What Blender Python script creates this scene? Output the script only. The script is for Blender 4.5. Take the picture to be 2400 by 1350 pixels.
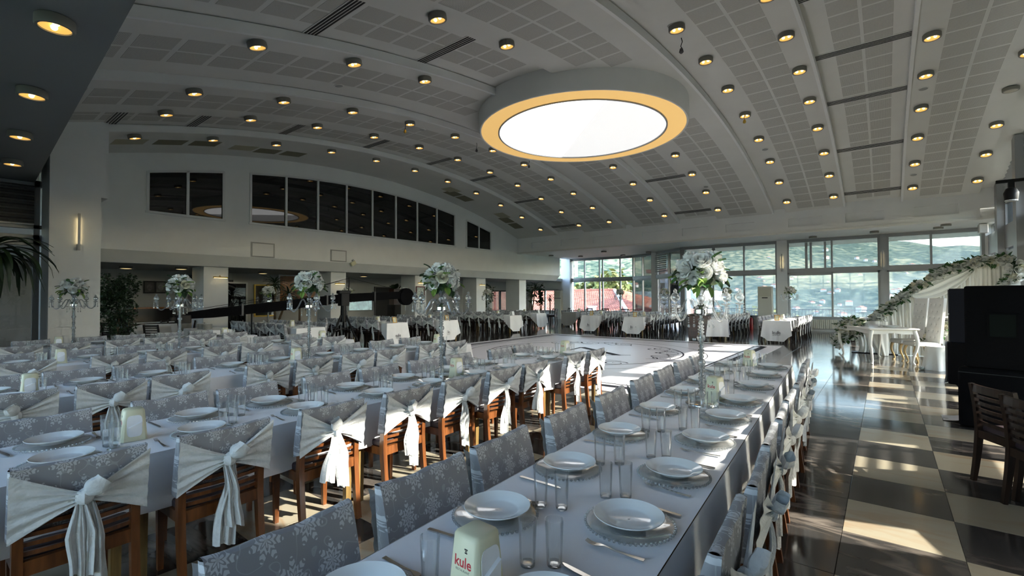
import bpy, bmesh, math, random
from mathutils import Vector, Matrix
R = random.Random(7)
rad = math.radians
sin, cos, pi = math.sin, math.cos, math.pi
S = bpy.context.scene
for o in list(bpy.data.objects):
    bpy.data.objects.remove(o)
COL = S.collection

# ------------------------------------------------------------------ camera
EYE = 1.6
cam = bpy.data.cameras.new('camera'); cam.sensor_width = 36.0
cam.lens = 36.0 * 1102.63 / 2400.0
cam.clip_start = .05; cam.clip_end = 3000
cam_o = bpy.data.objects.new('camera', cam); COL.objects.link(cam_o)
yaw, pitch, roll = rad(38.4014), rad(1.01386), rad(-.2077)
fw = Vector((-sin(yaw) * cos(pitch), cos(yaw) * cos(pitch), sin(pitch)))
r0 = Vector((cos(yaw), sin(yaw), 0)); u0 = r0.cross(fw)
rv = cos(roll) * r0 + sin(roll) * u0; uv = -sin(roll) * r0 + cos(roll) * u0
cam_o.matrix_world = Matrix(((rv.x, uv.x, -fw.x, 0), (rv.y, uv.y, -fw.y, 0), (rv.z, uv.z, -fw.z, EYE), (0, 0, 0, 1)))
S.camera = cam_o

# ------------------------------------------------------------------ world, sun, exposure
SUN_AZ, SUN_EL = 17.0, 30.0            # azimuth from +X towards +Y
w = bpy.data.worlds.new('world'); S.world = w; w.use_nodes = True
nt = w.node_tree; bg = nt.nodes['Background']
sky = nt.nodes.new('ShaderNodeTexSky'); sky.sky_type = 'NISHITA'; sky.sun_disc = False
sky.sun_elevation = rad(SUN_EL); sky.sun_rotation = rad(90 - SUN_AZ)
sky.air_density = 1.2; sky.dust_density = 1.0; sky.ozone_density = 1.1
nt.links.new(sky.outputs[0], bg.inputs[0]); bg.inputs[1].default_value = .70
sun = bpy.data.lights.new('sun', 'SUN'); sun.energy = 9.0; sun.angle = rad(.6); sun.color = (1, .92, .79)
sun_o = bpy.data.objects.new('sun', sun); COL.objects.link(sun_o)
sd = Vector((cos(rad(SUN_EL)) * cos(rad(SUN_AZ)), cos(rad(SUN_EL)) * sin(rad(SUN_AZ)), sin(rad(SUN_EL))))
sun_o.rotation_euler = sd.to_track_quat('Z', 'Y').to_euler(); sun_o.location = sd * 60
vs = S.view_settings
vs.view_transform = 'Standard'; vs.look = 'None'; vs.gamma = 1.0; vs.use_curve_mapping = False
vs.exposure = 1.05
cy = S.cycles
cy.max_bounces = 6; cy.diffuse_bounces = 4; cy.glossy_bounces = 2; cy.transmission_bounces = 2; cy.transparent_max_bounces = 12
cy.caustics_reflective = False; cy.caustics_refractive = False; cy.sample_clamp_indirect = 4.0
cy.use_denoising = True
cy.use_adaptive_sampling = True; cy.adaptive_threshold = .12; cy.adaptive_min_samples = 16

# ------------------------------------------------------------------ materials
MATS = {}
def nodes(name):
    m = bpy.data.materials.new(name); m.use_nodes = True
    n = m.node_tree
    return m, n, n.nodes['Principled BSDF'], n.nodes['Material Output']
def mat(name, col, rough=.5, metal=0.0, var=0.0, vscale=6.0, bump=0.0, bscale=40.0, spec=.5, emis=None, estr=0.0, sheen=0.0, coat=0.0):
    if name in MATS: return MATS[name]
    m, n, b, out = nodes(name)
    b.inputs['Base Color'].default_value = (*col, 1); b.inputs['Roughness'].default_value = rough
    b.inputs['Metallic'].default_value = metal; b.inputs['Specular IOR Level'].default_value = spec
    b.inputs['Sheen Weight'].default_value = sheen; b.inputs['Coat Weight'].default_value = coat
    if emis:
        m.cycles.emission_sampling = 'FRONT' if estr * 0 + (name.startswith('skylight')) else 'NONE'
        b.inputs['Emission Color'].default_value = (*emis, 1); b.inputs['Emission Strength'].default_value = estr
    if var or bump:
        tc = n.nodes.new('ShaderNodeTexCoord')
    if var:
        no = n.nodes.new('ShaderNodeTexNoise'); no.inputs['Scale'].default_value = vscale; no.inputs['Detail'].default_value = 3
        n.links.new(tc.outputs['Object'], no.inputs['Vector'])
        cr = n.nodes.new('ShaderNodeValToRGB')
        cr.color_ramp.elements[0].color = (*[max(0, c * (1 - var)) for c in col], 1)
        cr.color_ramp.elements[1].color = (*[min(1, c * (1 + var)) for c in col], 1)
        cr.color_ramp.elements[0].position = .3; cr.color_ramp.elements[1].position = .7
        n.links.new(no.outputs[0], cr.inputs[0]); n.links.new(cr.outputs[0], b.inputs['Base Color'])
    if bump:
        nb = n.nodes.new('ShaderNodeTexNoise'); nb.inputs['Scale'].default_value = bscale; nb.inputs['Detail'].default_value = 2
        n.links.new(tc.outputs['Object'], nb.inputs['Vector'])
        bu = n.nodes.new('ShaderNodeBump'); bu.inputs['Strength'].default_value = bump; bu.inputs['Distance'].default_value = .02
        n.links.new(nb.outputs[0], bu.inputs['Height']); n.links.new(bu.outputs[0], b.inputs['Normal'])
    MATS[name] = m
    return m
def math_node(n, op, a, b=None, c=None):
    k = n.nodes.new('ShaderNodeMath'); k.operation = op
    for i, v in enumerate((a, b, c)):
        if v is None: continue
        if isinstance(v, (int, float)): k.inputs[i].default_value = v
        else: n.links.new(v, k.inputs[i])
    return k.outputs[0]
def glass_thin(name, tint=(1, 1, 1), gloss=.10, haze=0.0, hcol=(.8, .85, .9), rough=.02, fr=.9):
    m, n, b, out = nodes(name); n.nodes.remove(b)
    t = n.nodes.new('ShaderNodeBsdfTransparent'); t.inputs[0].default_value = (*tint, 1)
    g = n.nodes.new('ShaderNodeBsdfGlossy'); g.inputs['Roughness'].default_value = rough; g.inputs[0].default_value = (1, 1, 1, 1)
    lw = n.nodes.new('ShaderNodeLayerWeight'); lw.inputs[0].default_value = .25
    f = math_node(n, 'MULTIPLY_ADD', lw.outputs['Fresnel'], fr, gloss)
    mx = n.nodes.new('ShaderNodeMixShader'); n.links.new(f, mx.inputs[0]); n.links.new(t.outputs[0], mx.inputs[1]); n.links.new(g.outputs[0], mx.inputs[2])
    last = mx
    if haze:
        tr = n.nodes.new('ShaderNodeBsdfTranslucent'); tr.inputs[0].default_value = (*hcol, 1)
        m2 = n.nodes.new('ShaderNodeMixShader'); m2.inputs[0].default_value = haze
        n.links.new(mx.outputs[0], m2.inputs[1]); n.links.new(tr.outputs[0], m2.inputs[2]); last = m2
    n.links.new(last.outputs[0], out.inputs[0])
    MATS[name] = m
    return m
def marble(name, base, vein, rough, vamt, seedoff):
    m, n, b, out = nodes(name)
    ge = n.nodes.new('ShaderNodeNewGeometry'); mp = n.nodes.new('ShaderNodeMapping')
    mp.inputs['Rotation'].default_value = (0, 0, .5); mp.inputs['Scale'].default_value = (1, 3.2, 1); mp.inputs['Location'].default_value = (seedoff, 0, 0)
    n.links.new(ge.outputs['Position'], mp.inputs['Vector'])
    no = n.nodes.new('ShaderNodeTexNoise'); no.inputs['Scale'].default_value = 1.1; no.inputs['Detail'].default_value = 6; no.inputs['Distortion'].default_value = .5
    n.links.new(mp.outputs[0], no.inputs['Vector'])
    v = math_node(n, 'ABSOLUTE', math_node(n, 'SUBTRACT', no.outputs[0], .5))
    v = math_node(n, 'SUBTRACT', 1.0, math_node(n, 'MULTIPLY', v, 16.0)); v = math_node(n, 'MAXIMUM', v, 0.0)
    no2 = n.nodes.new('ShaderNodeTexNoise'); no2.inputs['Scale'].default_value = .9; n.links.new(ge.outputs['Position'], no2.inputs['Vector'])
    gate = math_node(n, 'MAXIMUM', math_node(n, 'MULTIPLY', math_node(n, 'SUBTRACT', no2.outputs[0], .42), 4.0), 0.0)
    f = math_node(n, 'MINIMUM', math_node(n, 'MULTIPLY', math_node(n, 'MULTIPLY', v, gate), vamt), 1.0)
    oi = n.nodes.new('ShaderNodeObjectInfo')
    mix = n.nodes.new('ShaderNodeMix'); mix.data_type = 'RGBA'
    mix.inputs[6].default_value = (*base, 1); mix.inputs[7].default_value = (*vein, 1); n.links.new(f, mix.inputs[0])
    hs = n.nodes.new('ShaderNodeHueSaturation'); n.links.new(mix.outputs[2], hs.inputs['Color'])
    n.links.new(math_node(n, 'MULTIPLY_ADD', oi.outputs['Random'], .22, .89), hs.inputs['Value'])
    n.links.new(hs.outputs[0], b.inputs['Base Color'])
    b.inputs['Roughness'].default_value = rough; b.inputs['Specular IOR Level'].default_value = .5
    MATS[name] = m
    return m
def lace(name, base, motif, cell=.135, rough=.85):
    m, n, b, out = nodes(name)
    tc = n.nodes.new('ShaderNodeTexCoord'); sp = n.nodes.new('ShaderNodeSeparateXYZ'); n.links.new(tc.outputs['Object'], sp.inputs[0])
    k = 1.0 / cell
    xs = math_node(n, 'MULTIPLY', sp.outputs[0], k); zs = math_node(n, 'MULTIPLY_ADD', sp.outputs[2], k, .18)
    row = math_node(n, 'FLOOR', zs)
    xs = math_node(n, 'ADD', xs, math_node(n, 'MULTIPLY', row, .5))
    u = math_node(n, 'SUBTRACT', math_node(n, 'FRACT', xs), .5); v = math_node(n, 'MULTIPLY', math_node(n, 'SUBTRACT', math_node(n, 'FRACT', zs), .5), .84)
    r = math_node(n, 'SQRT', math_node(n, 'ADD', math_node(n, 'MULTIPLY', u, u), math_node(n, 'MULTIPLY', v, v)))
    th = math_node(n, 'ARCTAN2', u, v)
    pet = math_node(n, 'MULTIPLY_ADD', math_node(n, 'COSINE', math_node(n, 'MULTIPLY', th, 7.0)), .10, .30)
    inside = math_node(n, 'LESS_THAN', r, pet)
    ring = math_node(n, 'GREATER_THAN', math_node(n, 'SINE', math_node(n, 'MULTIPLY_ADD', r, 44.0, math_node(n, 'MULTIPLY', math_node(n, 'COSINE', math_node(n, 'MULTIPLY', th, 7.0)), 2.4))), -.35)
    f1 = math_node(n, 'MULTIPLY', inside, ring)
    no = n.nodes.new('ShaderNodeTexNoise'); no.inputs['Scale'].default_value = 17; no.inputs['Detail'].default_value = 0
    n.links.new(tc.outputs['Object'], no.inputs['Vector'])
    sc = math_node(n, 'LESS_THAN', math_node(n, 'ABSOLUTE', math_node(n, 'SUBTRACT', no.outputs[0], .5)), .014)
    f = math_node(n, 'MAXIMUM', f1, math_node(n, 'MULTIPLY', sc, .30))
    mix = n.nodes.new('ShaderNodeMix'); mix.data_type = 'RGBA'
    mix.inputs[6].default_value = (*base, 1); mix.inputs[7].default_value = (*motif, 1); n.links.new(f, mix.inputs[0])
    n.links.new(mix.outputs[2], b.inputs['Base Color']); b.inputs['Roughness'].default_value = rough
    b.inputs['Sheen Weight'].default_value = .15
    bu = n.nodes.new('ShaderNodeBump'); bu.inputs['Strength'].default_value = .25; bu.inputs['Distance'].default_value = .004
    n.links.new(f, bu.inputs['Height']); n.links.new(bu.outputs[0], b.inputs['Normal'])
    MATS[name] = m
    return m
def wood(name, c1, c2, rough=.3, scale=5.0, axis=2, coat=.3):
    m, n, b, out = nodes(name)
    tc = n.nodes.new('ShaderNodeTexCoord'); mp = n.nodes.new('ShaderNodeMapping')
    s = [scale * 3] * 3; s[axis] = scale * .35; mp.inputs['Scale'].default_value = s
    n.links.new(tc.outputs['Object'], mp.inputs['Vector'])
    no = n.nodes.new('ShaderNodeTexNoise'); no.inputs['Scale'].default_value = 2; no.inputs['Detail'].default_value = 4; no.inputs['Distortion'].default_value = .6
    n.links.new(mp.outputs[0], no.inputs['Vector'])
    cr = n.nodes.new('ShaderNodeValToRGB'); cr.color_ramp.elements[0].color = (*c1, 1); cr.color_ramp.elements[1].color = (*c2, 1)
    cr.color_ramp.elements[0].position = .35; cr.color_ramp.elements[1].position = .68
    n.links.new(no.outputs[0], cr.inputs[0]); n.links.new(cr.outputs[0], b.inputs['Base Color'])
    b.inputs['Roughness'].default_value = rough; b.inputs['Coat Weight'].default_value = coat
    if 'dark' in name: b.inputs['Specular IOR Level'].default_value = .2
    MATS[name] = m
    return m
def perforated(name, col, hole):
    m, n, b, out = nodes(name)
    tc = n.nodes.new('ShaderNodeTexCoord'); sp = n.nodes.new('ShaderNodeSeparateXYZ'); n.links.new(tc.outputs['Object'], sp.inputs[0])
    k = 1 / .019
    u = math_node(n, 'SUBTRACT', math_node(n, 'FRACT', math_node(n, 'MULTIPLY', sp.outputs[0], k)), .5)
    v = math_node(n, 'SUBTRACT', math_node(n, 'FRACT', math_node(n, 'MULTIPLY', sp.outputs[1], k)), .5)
    r = math_node(n, 'ADD', math_node(n, 'MULTIPLY', u, u), math_node(n, 'MULTIPLY', v, v))
    f = math_node(n, 'LESS_THAN', r, .075)
    mix = n.nodes.new('ShaderNodeMix'); mix.data_type = 'RGBA'
    mix.inputs[6].default_value = (*col, 1); mix.inputs[7].default_value = (*hole, 1); n.links.new(f, mix.inputs[0])
    n.links.new(mix.outputs[2], b.inputs['Base Color']); b.inputs['Roughness'].default_value = .8
    MATS[name] = m
    return m
def louvered(name, c1, c2, k, axis=2):
    """pleated cloth blind: shading of horizontal folds put into the colour as grey bands"""
    m, n, b, out = nodes(name)
    tc = n.nodes.new('ShaderNodeTexCoord'); sp = n.nodes.new('ShaderNodeSeparateXYZ'); n.links.new(tc.outputs['Object'], sp.inputs[0])
    f = math_node(n, 'MULTIPLY_ADD', math_node(n, 'SINE', math_node(n, 'MULTIPLY', sp.outputs[axis], k)), .5, .5)
    mix = n.nodes.new('ShaderNodeMix'); mix.data_type = 'RGBA'; mix.inputs[6].default_value = (*c1, 1); mix.inputs[7].default_value = (*c2, 1)
    n.links.new(f, mix.inputs[0]); n.links.new(mix.outputs[2], b.inputs['Base Color']); b.inputs['Roughness'].default_value = .8
    MATS[name] = m
    return m

M_WALL = mat('wall paint', (.79, .805, .81), .7, var=.03, vscale=1.5)
M_CEIL = mat('ceiling plaster', (.68, .685, .665), .75, var=.03, vscale=1.2)
M_PERF = perforated('perforated gypsum', (.58, .58, .555), (.20, .20, .19))
M_ALU = mat('grey aluminium', (.30, .31, .32), .4, metal=.35)
M_ALUW = mat('white aluminium', (.70, .71, .72), .4)
M_PANE = glass_thin('window glass', (.93, .95, .96), .03)
M_HAZE = glass_thin('distance haze window glass', (.74, .76, .77), .03, haze=.18, hcol=(.50, .58, .64))  # translucent veil in the glass stands in for haze over the far hillside
M_DARKG = mat('dark window glass', (.012, .013, .013), .02, spec=.6)
M_TILE_D = marble('dark stone tile', (.040, .037, .035), (.30, .25, .21), .10, 1.0, 0)
M_TILE_B = marble('beige stone tile', (.40, .355, .265), (.34, .19, .09), .13, .55, 31)
M_GROUT = mat('grout', (.05, .045, .04), .7)
M_VINYL = mat('white vinyl floor', (.84, .82, .87), .30, spec=.35)
M_PRINT = mat('dark floor print', (.02, .02, .03), .6, spec=.15)
M_CLOTH = mat('white tablecloth', (.92, .915, .925), .8, sheen=.2, bump=.12, bscale=9, var=.02)
M_CLOTHG = mat('grey tablecloth', (.42, .41, .39), .85, bump=.1, bscale=9)
M_LACE = lace('lace cover', (.27, .27, .285), (.54, .55, .57))
M_SASH = mat('sheer sash', (.72, .73, .72), .8, sheen=.3, bump=.3, bscale=60, var=.05, vscale=30)
M_WOOD = wood('chair wood', (.10, .032, .010), (.22, .075, .022), .28)
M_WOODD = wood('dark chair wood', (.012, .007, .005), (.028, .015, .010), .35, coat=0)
M_SEATV = mat('seat vinyl', (.045, .03, .035), .45)
M_SEATB = mat('tan seat back', (.30, .22, .13), .6)
M_TLEG = wood('table leg wood', (.17, .105, .035), (.27, .175, .06), .35)
M_PORC = mat('porcelain', (.86, .88, .87), .12, coat=.4)
M_GLASS = glass_thin('clear glass', (.985, .99, .99), .03, haze=.035, hcol=(.9, .95, 1), rough=.0, fr=.55)
M_CRYST = glass_thin('crystal', (.90, .92, .93), .14, haze=.22, hcol=(.85, .88, .9), rough=.05)
M_CHROME = mat('chrome', (.75, .76, .77), .10, metal=1.0)
M_STEEL = mat('cutlery steel', (.60, .59, .57), .22, metal=1.0)
M_CREAM = mat('cream plastic', (.68, .66, .47), .4)
M_PAPER = mat('white paper', (.85, .86, .88), .8)
M_ROSE = mat('white rose', (.82, .82, .79), .6, sheen=.3)
M_ROSEC = mat('cream rose', (.80, .77, .62), .6, sheen=.3)
M_LEAF = mat('rose leaf', (.04, .11, .03), .45, var=.4, vscale=20)
M_LEAFD = mat('dark leaf', (.018, .045, .016), .4, var=.4, vscale=8)
M_LEAFY = mat('light leaf', (.16, .26, .05), .5, var=.3, vscale=15)
M_TRUNK = mat('bark', (.10, .07, .04), .8, var=.3, vscale=20)
M_BLACK = mat('black metal', (.006, .006, .007), .45, spec=.25)
M_BLACKF = mat('black fabric cover', (.004, .004, .005), .9, bump=.2, bscale=30, spec=.1)
M_RED = mat('red print', (.50, .03, .04), .5)
M_BLACKP = mat('black print', (.02, .02, .02), .5)
M_LAMPB = mat('lamp housing', (.22, .215, .19), .5)
M_LAMPR = mat('lamp reflector', (.75, .45, .12), .35, emis=(1.0, .56, .14), estr=.36)
M_BULB = mat('lamp bulb', (1, .9, .6), .4, emis=(1.0, .80, .42), estr=1.7)
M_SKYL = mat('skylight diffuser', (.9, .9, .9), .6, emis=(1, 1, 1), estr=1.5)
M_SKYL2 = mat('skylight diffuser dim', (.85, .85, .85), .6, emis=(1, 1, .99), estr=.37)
M_RING = mat('amber light ring', (.8, .55, .2), .6, emis=(1.0, .60, .20), estr=.31)
M_WARM = mat('warm light strip', (1, .8, .5), .5, emis=(1.0, .78, .40), estr=2.0)
M_GREY = mat('grey paint', (.33, .34, .34), .6)
M_DGREY = mat('dark grey', (.07, .07, .075), .5)
M_GOLD = mat('gold paint', (.55, .38, .06), .35, metal=.4)
M_FELT = mat('white curtain fabric', (.86, .85, .80), .85, sheen=.3)
M_OAK = wood('light oak', (.42, .27, .10), (.55, .38, .17), .4)
M_WHITEW = mat('white lacquer', (.82, .80, .75), .3)
M_WHITEL = mat('white leather', (.80, .79, .76), .45)
M_BLIND = louvered('pleated blind', (.10, .10, .10), (.17, .17, .17), 42)
M_ORANGE = wood('orange wood', (.35, .12, .02), (.45, .18, .05), .3)
M_REDWOOD = wood('red brown cabinet wood', (.035, .008, .006), (.075, .016, .011), .3)

# ------------------------------------------------------------------ mesh helpers
class MB:
    def __init__(s): s.v = []; s.f = []
    def add(s, vs, fs):
        o = len(s.v); s.v += [tuple(p) for p in vs]; s.f += [tuple(i + o for i in f) for f in fs]; return s
    def box(s, x0, x1, y0, y1, z0, z1):
        return s.add([(x0, y0, z0), (x1, y0, z0), (x1, y1, z0), (x0, y1, z0), (x0, y0, z1), (x1, y0, z1), (x1, y1, z1), (x0, y1, z1)],
                     [(0, 3, 2, 1), (4, 5, 6, 7), (0, 1, 5, 4), (1, 2, 6, 5), (2, 3, 7, 6), (3, 0, 4, 7)])
    def cbox(s, c, d, rz=0.0, taper=1.0, rx=0.0):
        """box with centre c, size d, turned rz about z, top scaled by taper"""
        vs = []
        for z in (-.5, .5):
            t = taper if z > 0 else 1.0
            for x, y in ((-.5, -.5), (.5, -.5), (.5, .5), (-.5, .5)):
                X, Y, Z = x * d[0] * t, y * d[1] * t, z * d[2]
                Y, Z = Y * cos(rx) - Z * sin(rx), Y * sin(rx) + Z * cos(rx)
                vs.append((c[0] + X * cos(rz) - Y * sin(rz), c[1] + X * sin(rz) + Y * cos(rz), c[2] + Z))
        return s.add(vs, [(0, 3, 2, 1), (4, 5, 6, 7), (0, 1, 5, 4), (1, 2, 6, 5), (2, 3, 7, 6), (3, 0, 4, 7)])
    def rbox(s, x0, x1, y0, y1, z0, z1, r=.01):
        """box with chamfered vertical and top edges"""
        def ring(i, z): return [(x0 + i + r, y0 + i, z), (x1 - i - r, y0 + i, z), (x1 - i, y0 + i + r, z), (x1 - i, y1 - i - r, z), (x1 - i - r, y1 - i, z), (x0 + i + r, y1 - i, z), (x0 + i, y1 - i - r, z), (x0 + i, y0 + i + r, z)]
        vs = ring(r * .6, z0) + ring(0, z0 + r * .6) + ring(0, z1 - r) + ring(r * .35, z1 - r * .3) + ring(r, z1)
        fs = [tuple(range(7, -1, -1)), tuple(range(32, 40))]
        for k in range(4):
            for i in range(8):
                j = (i + 1) % 8; fs.append((k * 8 + i, k * 8 + j, k * 8 + 8 + j, k * 8 + 8 + i))
        return s.add(vs, fs)
    def tube(s, pts, rs, n=8, cap=True, flat=1.0):
        pts = [Vector(p) for p in pts]
        if isinstance(rs, (int, float)): rs = [rs] * len(pts)
        vs = []; up = Vector((0, 0, 1)); prev = None
        for i, p in enumerate(pts):
            a = pts[max(i - 1, 0)]; b = pts[min(i + 1, len(pts) - 1)]; d = (b - a)
            d = d.normalized() if d.length > 1e-9 else Vector((0, 0, 1))
            if prev is None:
                x = d.cross(up if abs(d.z) < .9 else Vector((1, 0, 0))).normalized()
            else:
                x = (prev - d * prev.dot(d))
                x = x.normalized() if x.length > 1e-6 else d.cross(up).normalized()
            prev = x; y = d.cross(x)
            for k in range(n):
                t = 2 * pi * k / n
                vs.append(p + x * cos(t) * rs[i] + y * sin(t) * rs[i] * flat)
        fs = []
        for i in range(len(pts) - 1):
            for k in range(n):
                j = (k + 1) % n; fs.append((i * n + k, i * n + j, i * n + n + j, i * n + n + k))
        if cap: fs += [tuple(range(n - 1, -1, -1)), tuple(range((len(pts) - 1) * n, len(pts) * n))]
        return s.add(vs, fs)
    def bar(s, pts, w, h):
        """rectangular bar along a path in the local yz plane (width w in x, thickness h)"""
        vs = []
        P = [Vector(p) for p in pts]
        for i, p in enumerate(P):
            d = (P[min(i + 1, len(P) - 1)] - P[max(i - 1, 0)]).normalized()
            nrm = Vector((0, -d.z, d.y)); ww = w if isinstance(w, (int, float)) else w[i]; hh = h if isinstance(h, (int, float)) else h[i]
            for a, b in ((-1, -1), (1, -1), (1, 1), (-1, 1)):
                vs.append(p + Vector((a * ww / 2, 0, 0)) + nrm * b * hh / 2)
        fs = [(3, 2, 1, 0), tuple(range(len(P) * 4 - 4, len(P) * 4))]
        for i in range(len(P) - 1):
            for k in range(4):
                j = (k + 1) % 4; fs.append((i * 4 + k, i * 4 + j, i * 4 + 4 + j, i * 4 + 4 + k))
        return s.add(vs, fs)
    def lathe(s, prof, n=24, c=(0, 0, 0), cap=False):
        vs = []
        for r, z in prof:
            for k in range(n):
                t = 2 * pi * k / n; vs.append((c[0] + r * cos(t), c[1] + r * sin(t), c[2] + z))
        fs = []
        for i in range(len(prof) - 1):
            for k in range(n):
                j = (k + 1) % n; fs.append((i * n + k, i * n + j, i * n + n + j, i * n + n + k))
        if cap:
            fs += [tuple(range(n - 1, -1, -1)), tuple(range((len(prof) - 1) * n, len(prof) * n))]
        return s.add(vs, fs)
    def ball(s, c, r, n=8, m=5, sz=1.0):
        prof = [(r * sin(pi * i / m) if 0 < i < m else r * .02, -r * sz * cos(pi * i / m)) for i in range(m + 1)]
        return s.lathe(prof, n, c, cap=True)
    def grid(s, fn, nu, nv, wrap=False):
        vs = [fn(i / (nu if wrap else nu - 1), j / (nv - 1)) for j in range(nv) for i in range(nu)]
        fs = []
        for j in range(nv - 1):
            for i in range(nu if wrap else nu - 1):
                k = (i + 1) % nu; fs.append((j * nu + i, j * nu + k, j * nu + nu + k, j * nu + nu + i))
        return s.add(vs, fs)
    def prism(s, poly, a, b, axis='z'):
        """extrude a 2D polygon from a to b along axis (x: poly=(y,z); y: poly=(x,z); z: poly=(x,y))"""
        n = len(poly)
        def P(p, t): return (t, p[0], p[1]) if axis == 'x' else (p[0], t, p[1]) if axis == 'y' else (p[0], p[1], t)
        vs = [P(p, a) for p in poly] + [P(p, b) for p in poly]
        fs = [tuple(range(n - 1, -1, -1)), tuple(range(n, 2 * n))] + [(i, (i + 1) % n, n + (i + 1) % n, n + i) for i in range(n)]
        return s.add(vs, fs)
    def strip(s, pts, w, z, t=.002):
        """flat printed line on the floor: closed by its own thickness"""
        P = [Vector((p[0], p[1], 0)) for p in pts]; n = len(P); vs = []
        ws = [w] * n if isinstance(w, (int, float)) else w
        for i, p in enumerate(P):
            d = (P[min(i + 1, n - 1)] - P[max(i - 1, 0)]); d = d.normalized() if d.length else Vector((1, 0, 0))
            q = Vector((-d.y, d.x, 0)) * ws[i] / 2
            vs += [(p + q).to_tuple()[:2] + (z + t,), (p - q).to_tuple()[:2] + (z + t,)]
        return s.add(vs, [(2 * i, 2 * i + 1, 2 * i + 3, 2 * i + 2) for i in range(n - 1)])
def mesh(mb, m, name='mesh', smooth=False):
    me = bpy.data.meshes.new(name); me.from_pydata(mb.v, [], mb.f); me.materials.append(m)
    bm = bmesh.new(); bm.from_mesh(me); bmesh.ops.recalc_face_normals(bm, faces=bm.faces); bm.to_mesh(me); bm.free()
    if smooth:
        me.polygons.foreach_set('use_smooth', [True] * len(me.polygons))
        try: me.set_sharp_from_angle(angle=rad(40))
        except Exception: pass
    me.update()
    return me
def link(name, me, parent=None, loc=(0, 0, 0), rot=(0, 0, 0), scale=None):
    o = bpy.data.objects.new(name, me); COL.objects.link(o)
    if parent is not None: o.parent = parent
    o.location = loc; o.rotation_euler = rot
    if scale: o.scale = scale
    return o
def obj(name, mb, m, parent=None, loc=(0, 0, 0), rot=(0, 0, 0), smooth=False):
    return link(name, mesh(mb, m, name, smooth), parent, loc, rot)
def tag(o, label, cat, group=None):
    o['label'] = label; o['category'] = cat
    if group: o['group'] = group
    return o
def thing(name, label, cat, loc=(0, 0, 0), rz=0.0, group=None):
    o = bpy.data.objects.new(name, None); COL.objects.link(o); o.location = loc; o.rotation_euler = (0, 0, rz); o.empty_display_size = .1
    return tag(o, label, cat, group)
def struct(name, mb, m, loc=(0, 0, 0), rot=(0, 0, 0), smooth=False):
    o = obj(name, mb, m, None, loc, rot, smooth); o['kind'] = 'structure'; return o
def dup(root, loc, rz, label, group=None, scale=None):
    r = root.copy(); COL.objects.link(r); r.location = loc; r.rotation_euler = (0, 0, rz); r['label'] = label
    if scale: r.scale = scale
    if group: r['group'] = group
    if root.name not in KIDS: KIDS[root.name] = [(ch, list(ch.children)) for ch in root.children]
    for ch, gs in KIDS[root.name]:
        c = ch.copy(); COL.objects.link(c); c.parent = r
        for g in gs:
            d = g.copy(); COL.objects.link(d); d.parent = c
    return r
KIDS = {}
def hide_proto(root):
    KIDS.pop(root.name, None)
    for ch in list(root.children):
        for g in list(ch.children): bpy.data.objects.remove(g)
        bpy.data.objects.remove(ch)
    bpy.data.objects.remove(root)
ORD = ['first', 'second', 'third', 'fourth', 'fifth', 'sixth', 'seventh', 'eighth', 'ninth', 'tenth', 'eleventh', 'twelfth', 'thirteenth', 'fourteenth', 'fifteenth']
def text_mesh(txt, size, m, bold=0.0, extrude=.001):
    cu = bpy.data.curves.new('lettering', 'FONT'); cu.body = txt; cu.size = size; cu.extrude = extrude; cu.offset = bold
    cu.align_x = 'CENTER'; cu.resolution_u = 2
    o = bpy.data.objects.new('lettering', cu); COL.objects.link(o)
    dg = bpy.context.evaluated_depsgraph_get(); me = bpy.data.meshes.new_from_object(o.evaluated_get(dg))
    bpy.data.objects.remove(o); me.materials.clear(); me.materials.append(m)
    return me
# ================================================================== the setting
def arc(y): return 6.72 - .0156 * (y - 11.5) ** 2
def slope(y): return math.atan(-.0312 * (y - 11.5))
XL, XR, YF, YW = -17.0, 3.0, 22.0, 25.0
DX, DY, GX, GY = .611, .638, -.25, 3.92          # tile size and one grid corner

# ---- floor: a slab with stone tiles set on it
fl = struct('floor', MB().box(-24, 4, -3.2, 29, -.3, -.012), M_GROUT)
tile_me = {}
def tile_mesh(m):
    a, b = DX / 2 - .0012, DY / 2 - .0012
    return mesh(MB().rbox(-a, a, -b, b, -.012, 0, .0015), m, 'tile')
tile_me['d'] = tile_mesh(M_TILE_D); tile_me['b'] = tile_mesh(M_TILE_B)
far_t = {'d': MB(), 'b': MB()}
def tile_kind(i, j):
    x = GX + (i + .5) * DX; y = GY + (j + .5) * DY
    if (i >= 0) or (y < 6.9 and -9 <= i <= -3): return 'b' if (i + j) % 2 == 0 else 'd'
    return 'd'
for i in range(-37, 7):
    for j in range(-16, 40):
        x = GX + (i + .5) * DX; y = GY + (j + .5) * DY
        if not (-22.5 < x < 3.3 and -2.9 < y < 28.4): continue
        k = tile_kind(i, j)
        if (-6 <= i <= 4 and -4 <= j <= 20):
            link('tile', tile_me[k], fl, (x, y, 0))
        else:
            far_t[k].box(x - DX / 2 + .0012, x + DX / 2 - .0012, y - DY / 2 + .0012, y + DY / 2 - .0012, -.012, 0)
for k, m in (('d', M_TILE_D), ('b', M_TILE_B)):
    o = obj('floor_tiles', far_t[k], m, fl); o['kind'] = 'stuff'

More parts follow.
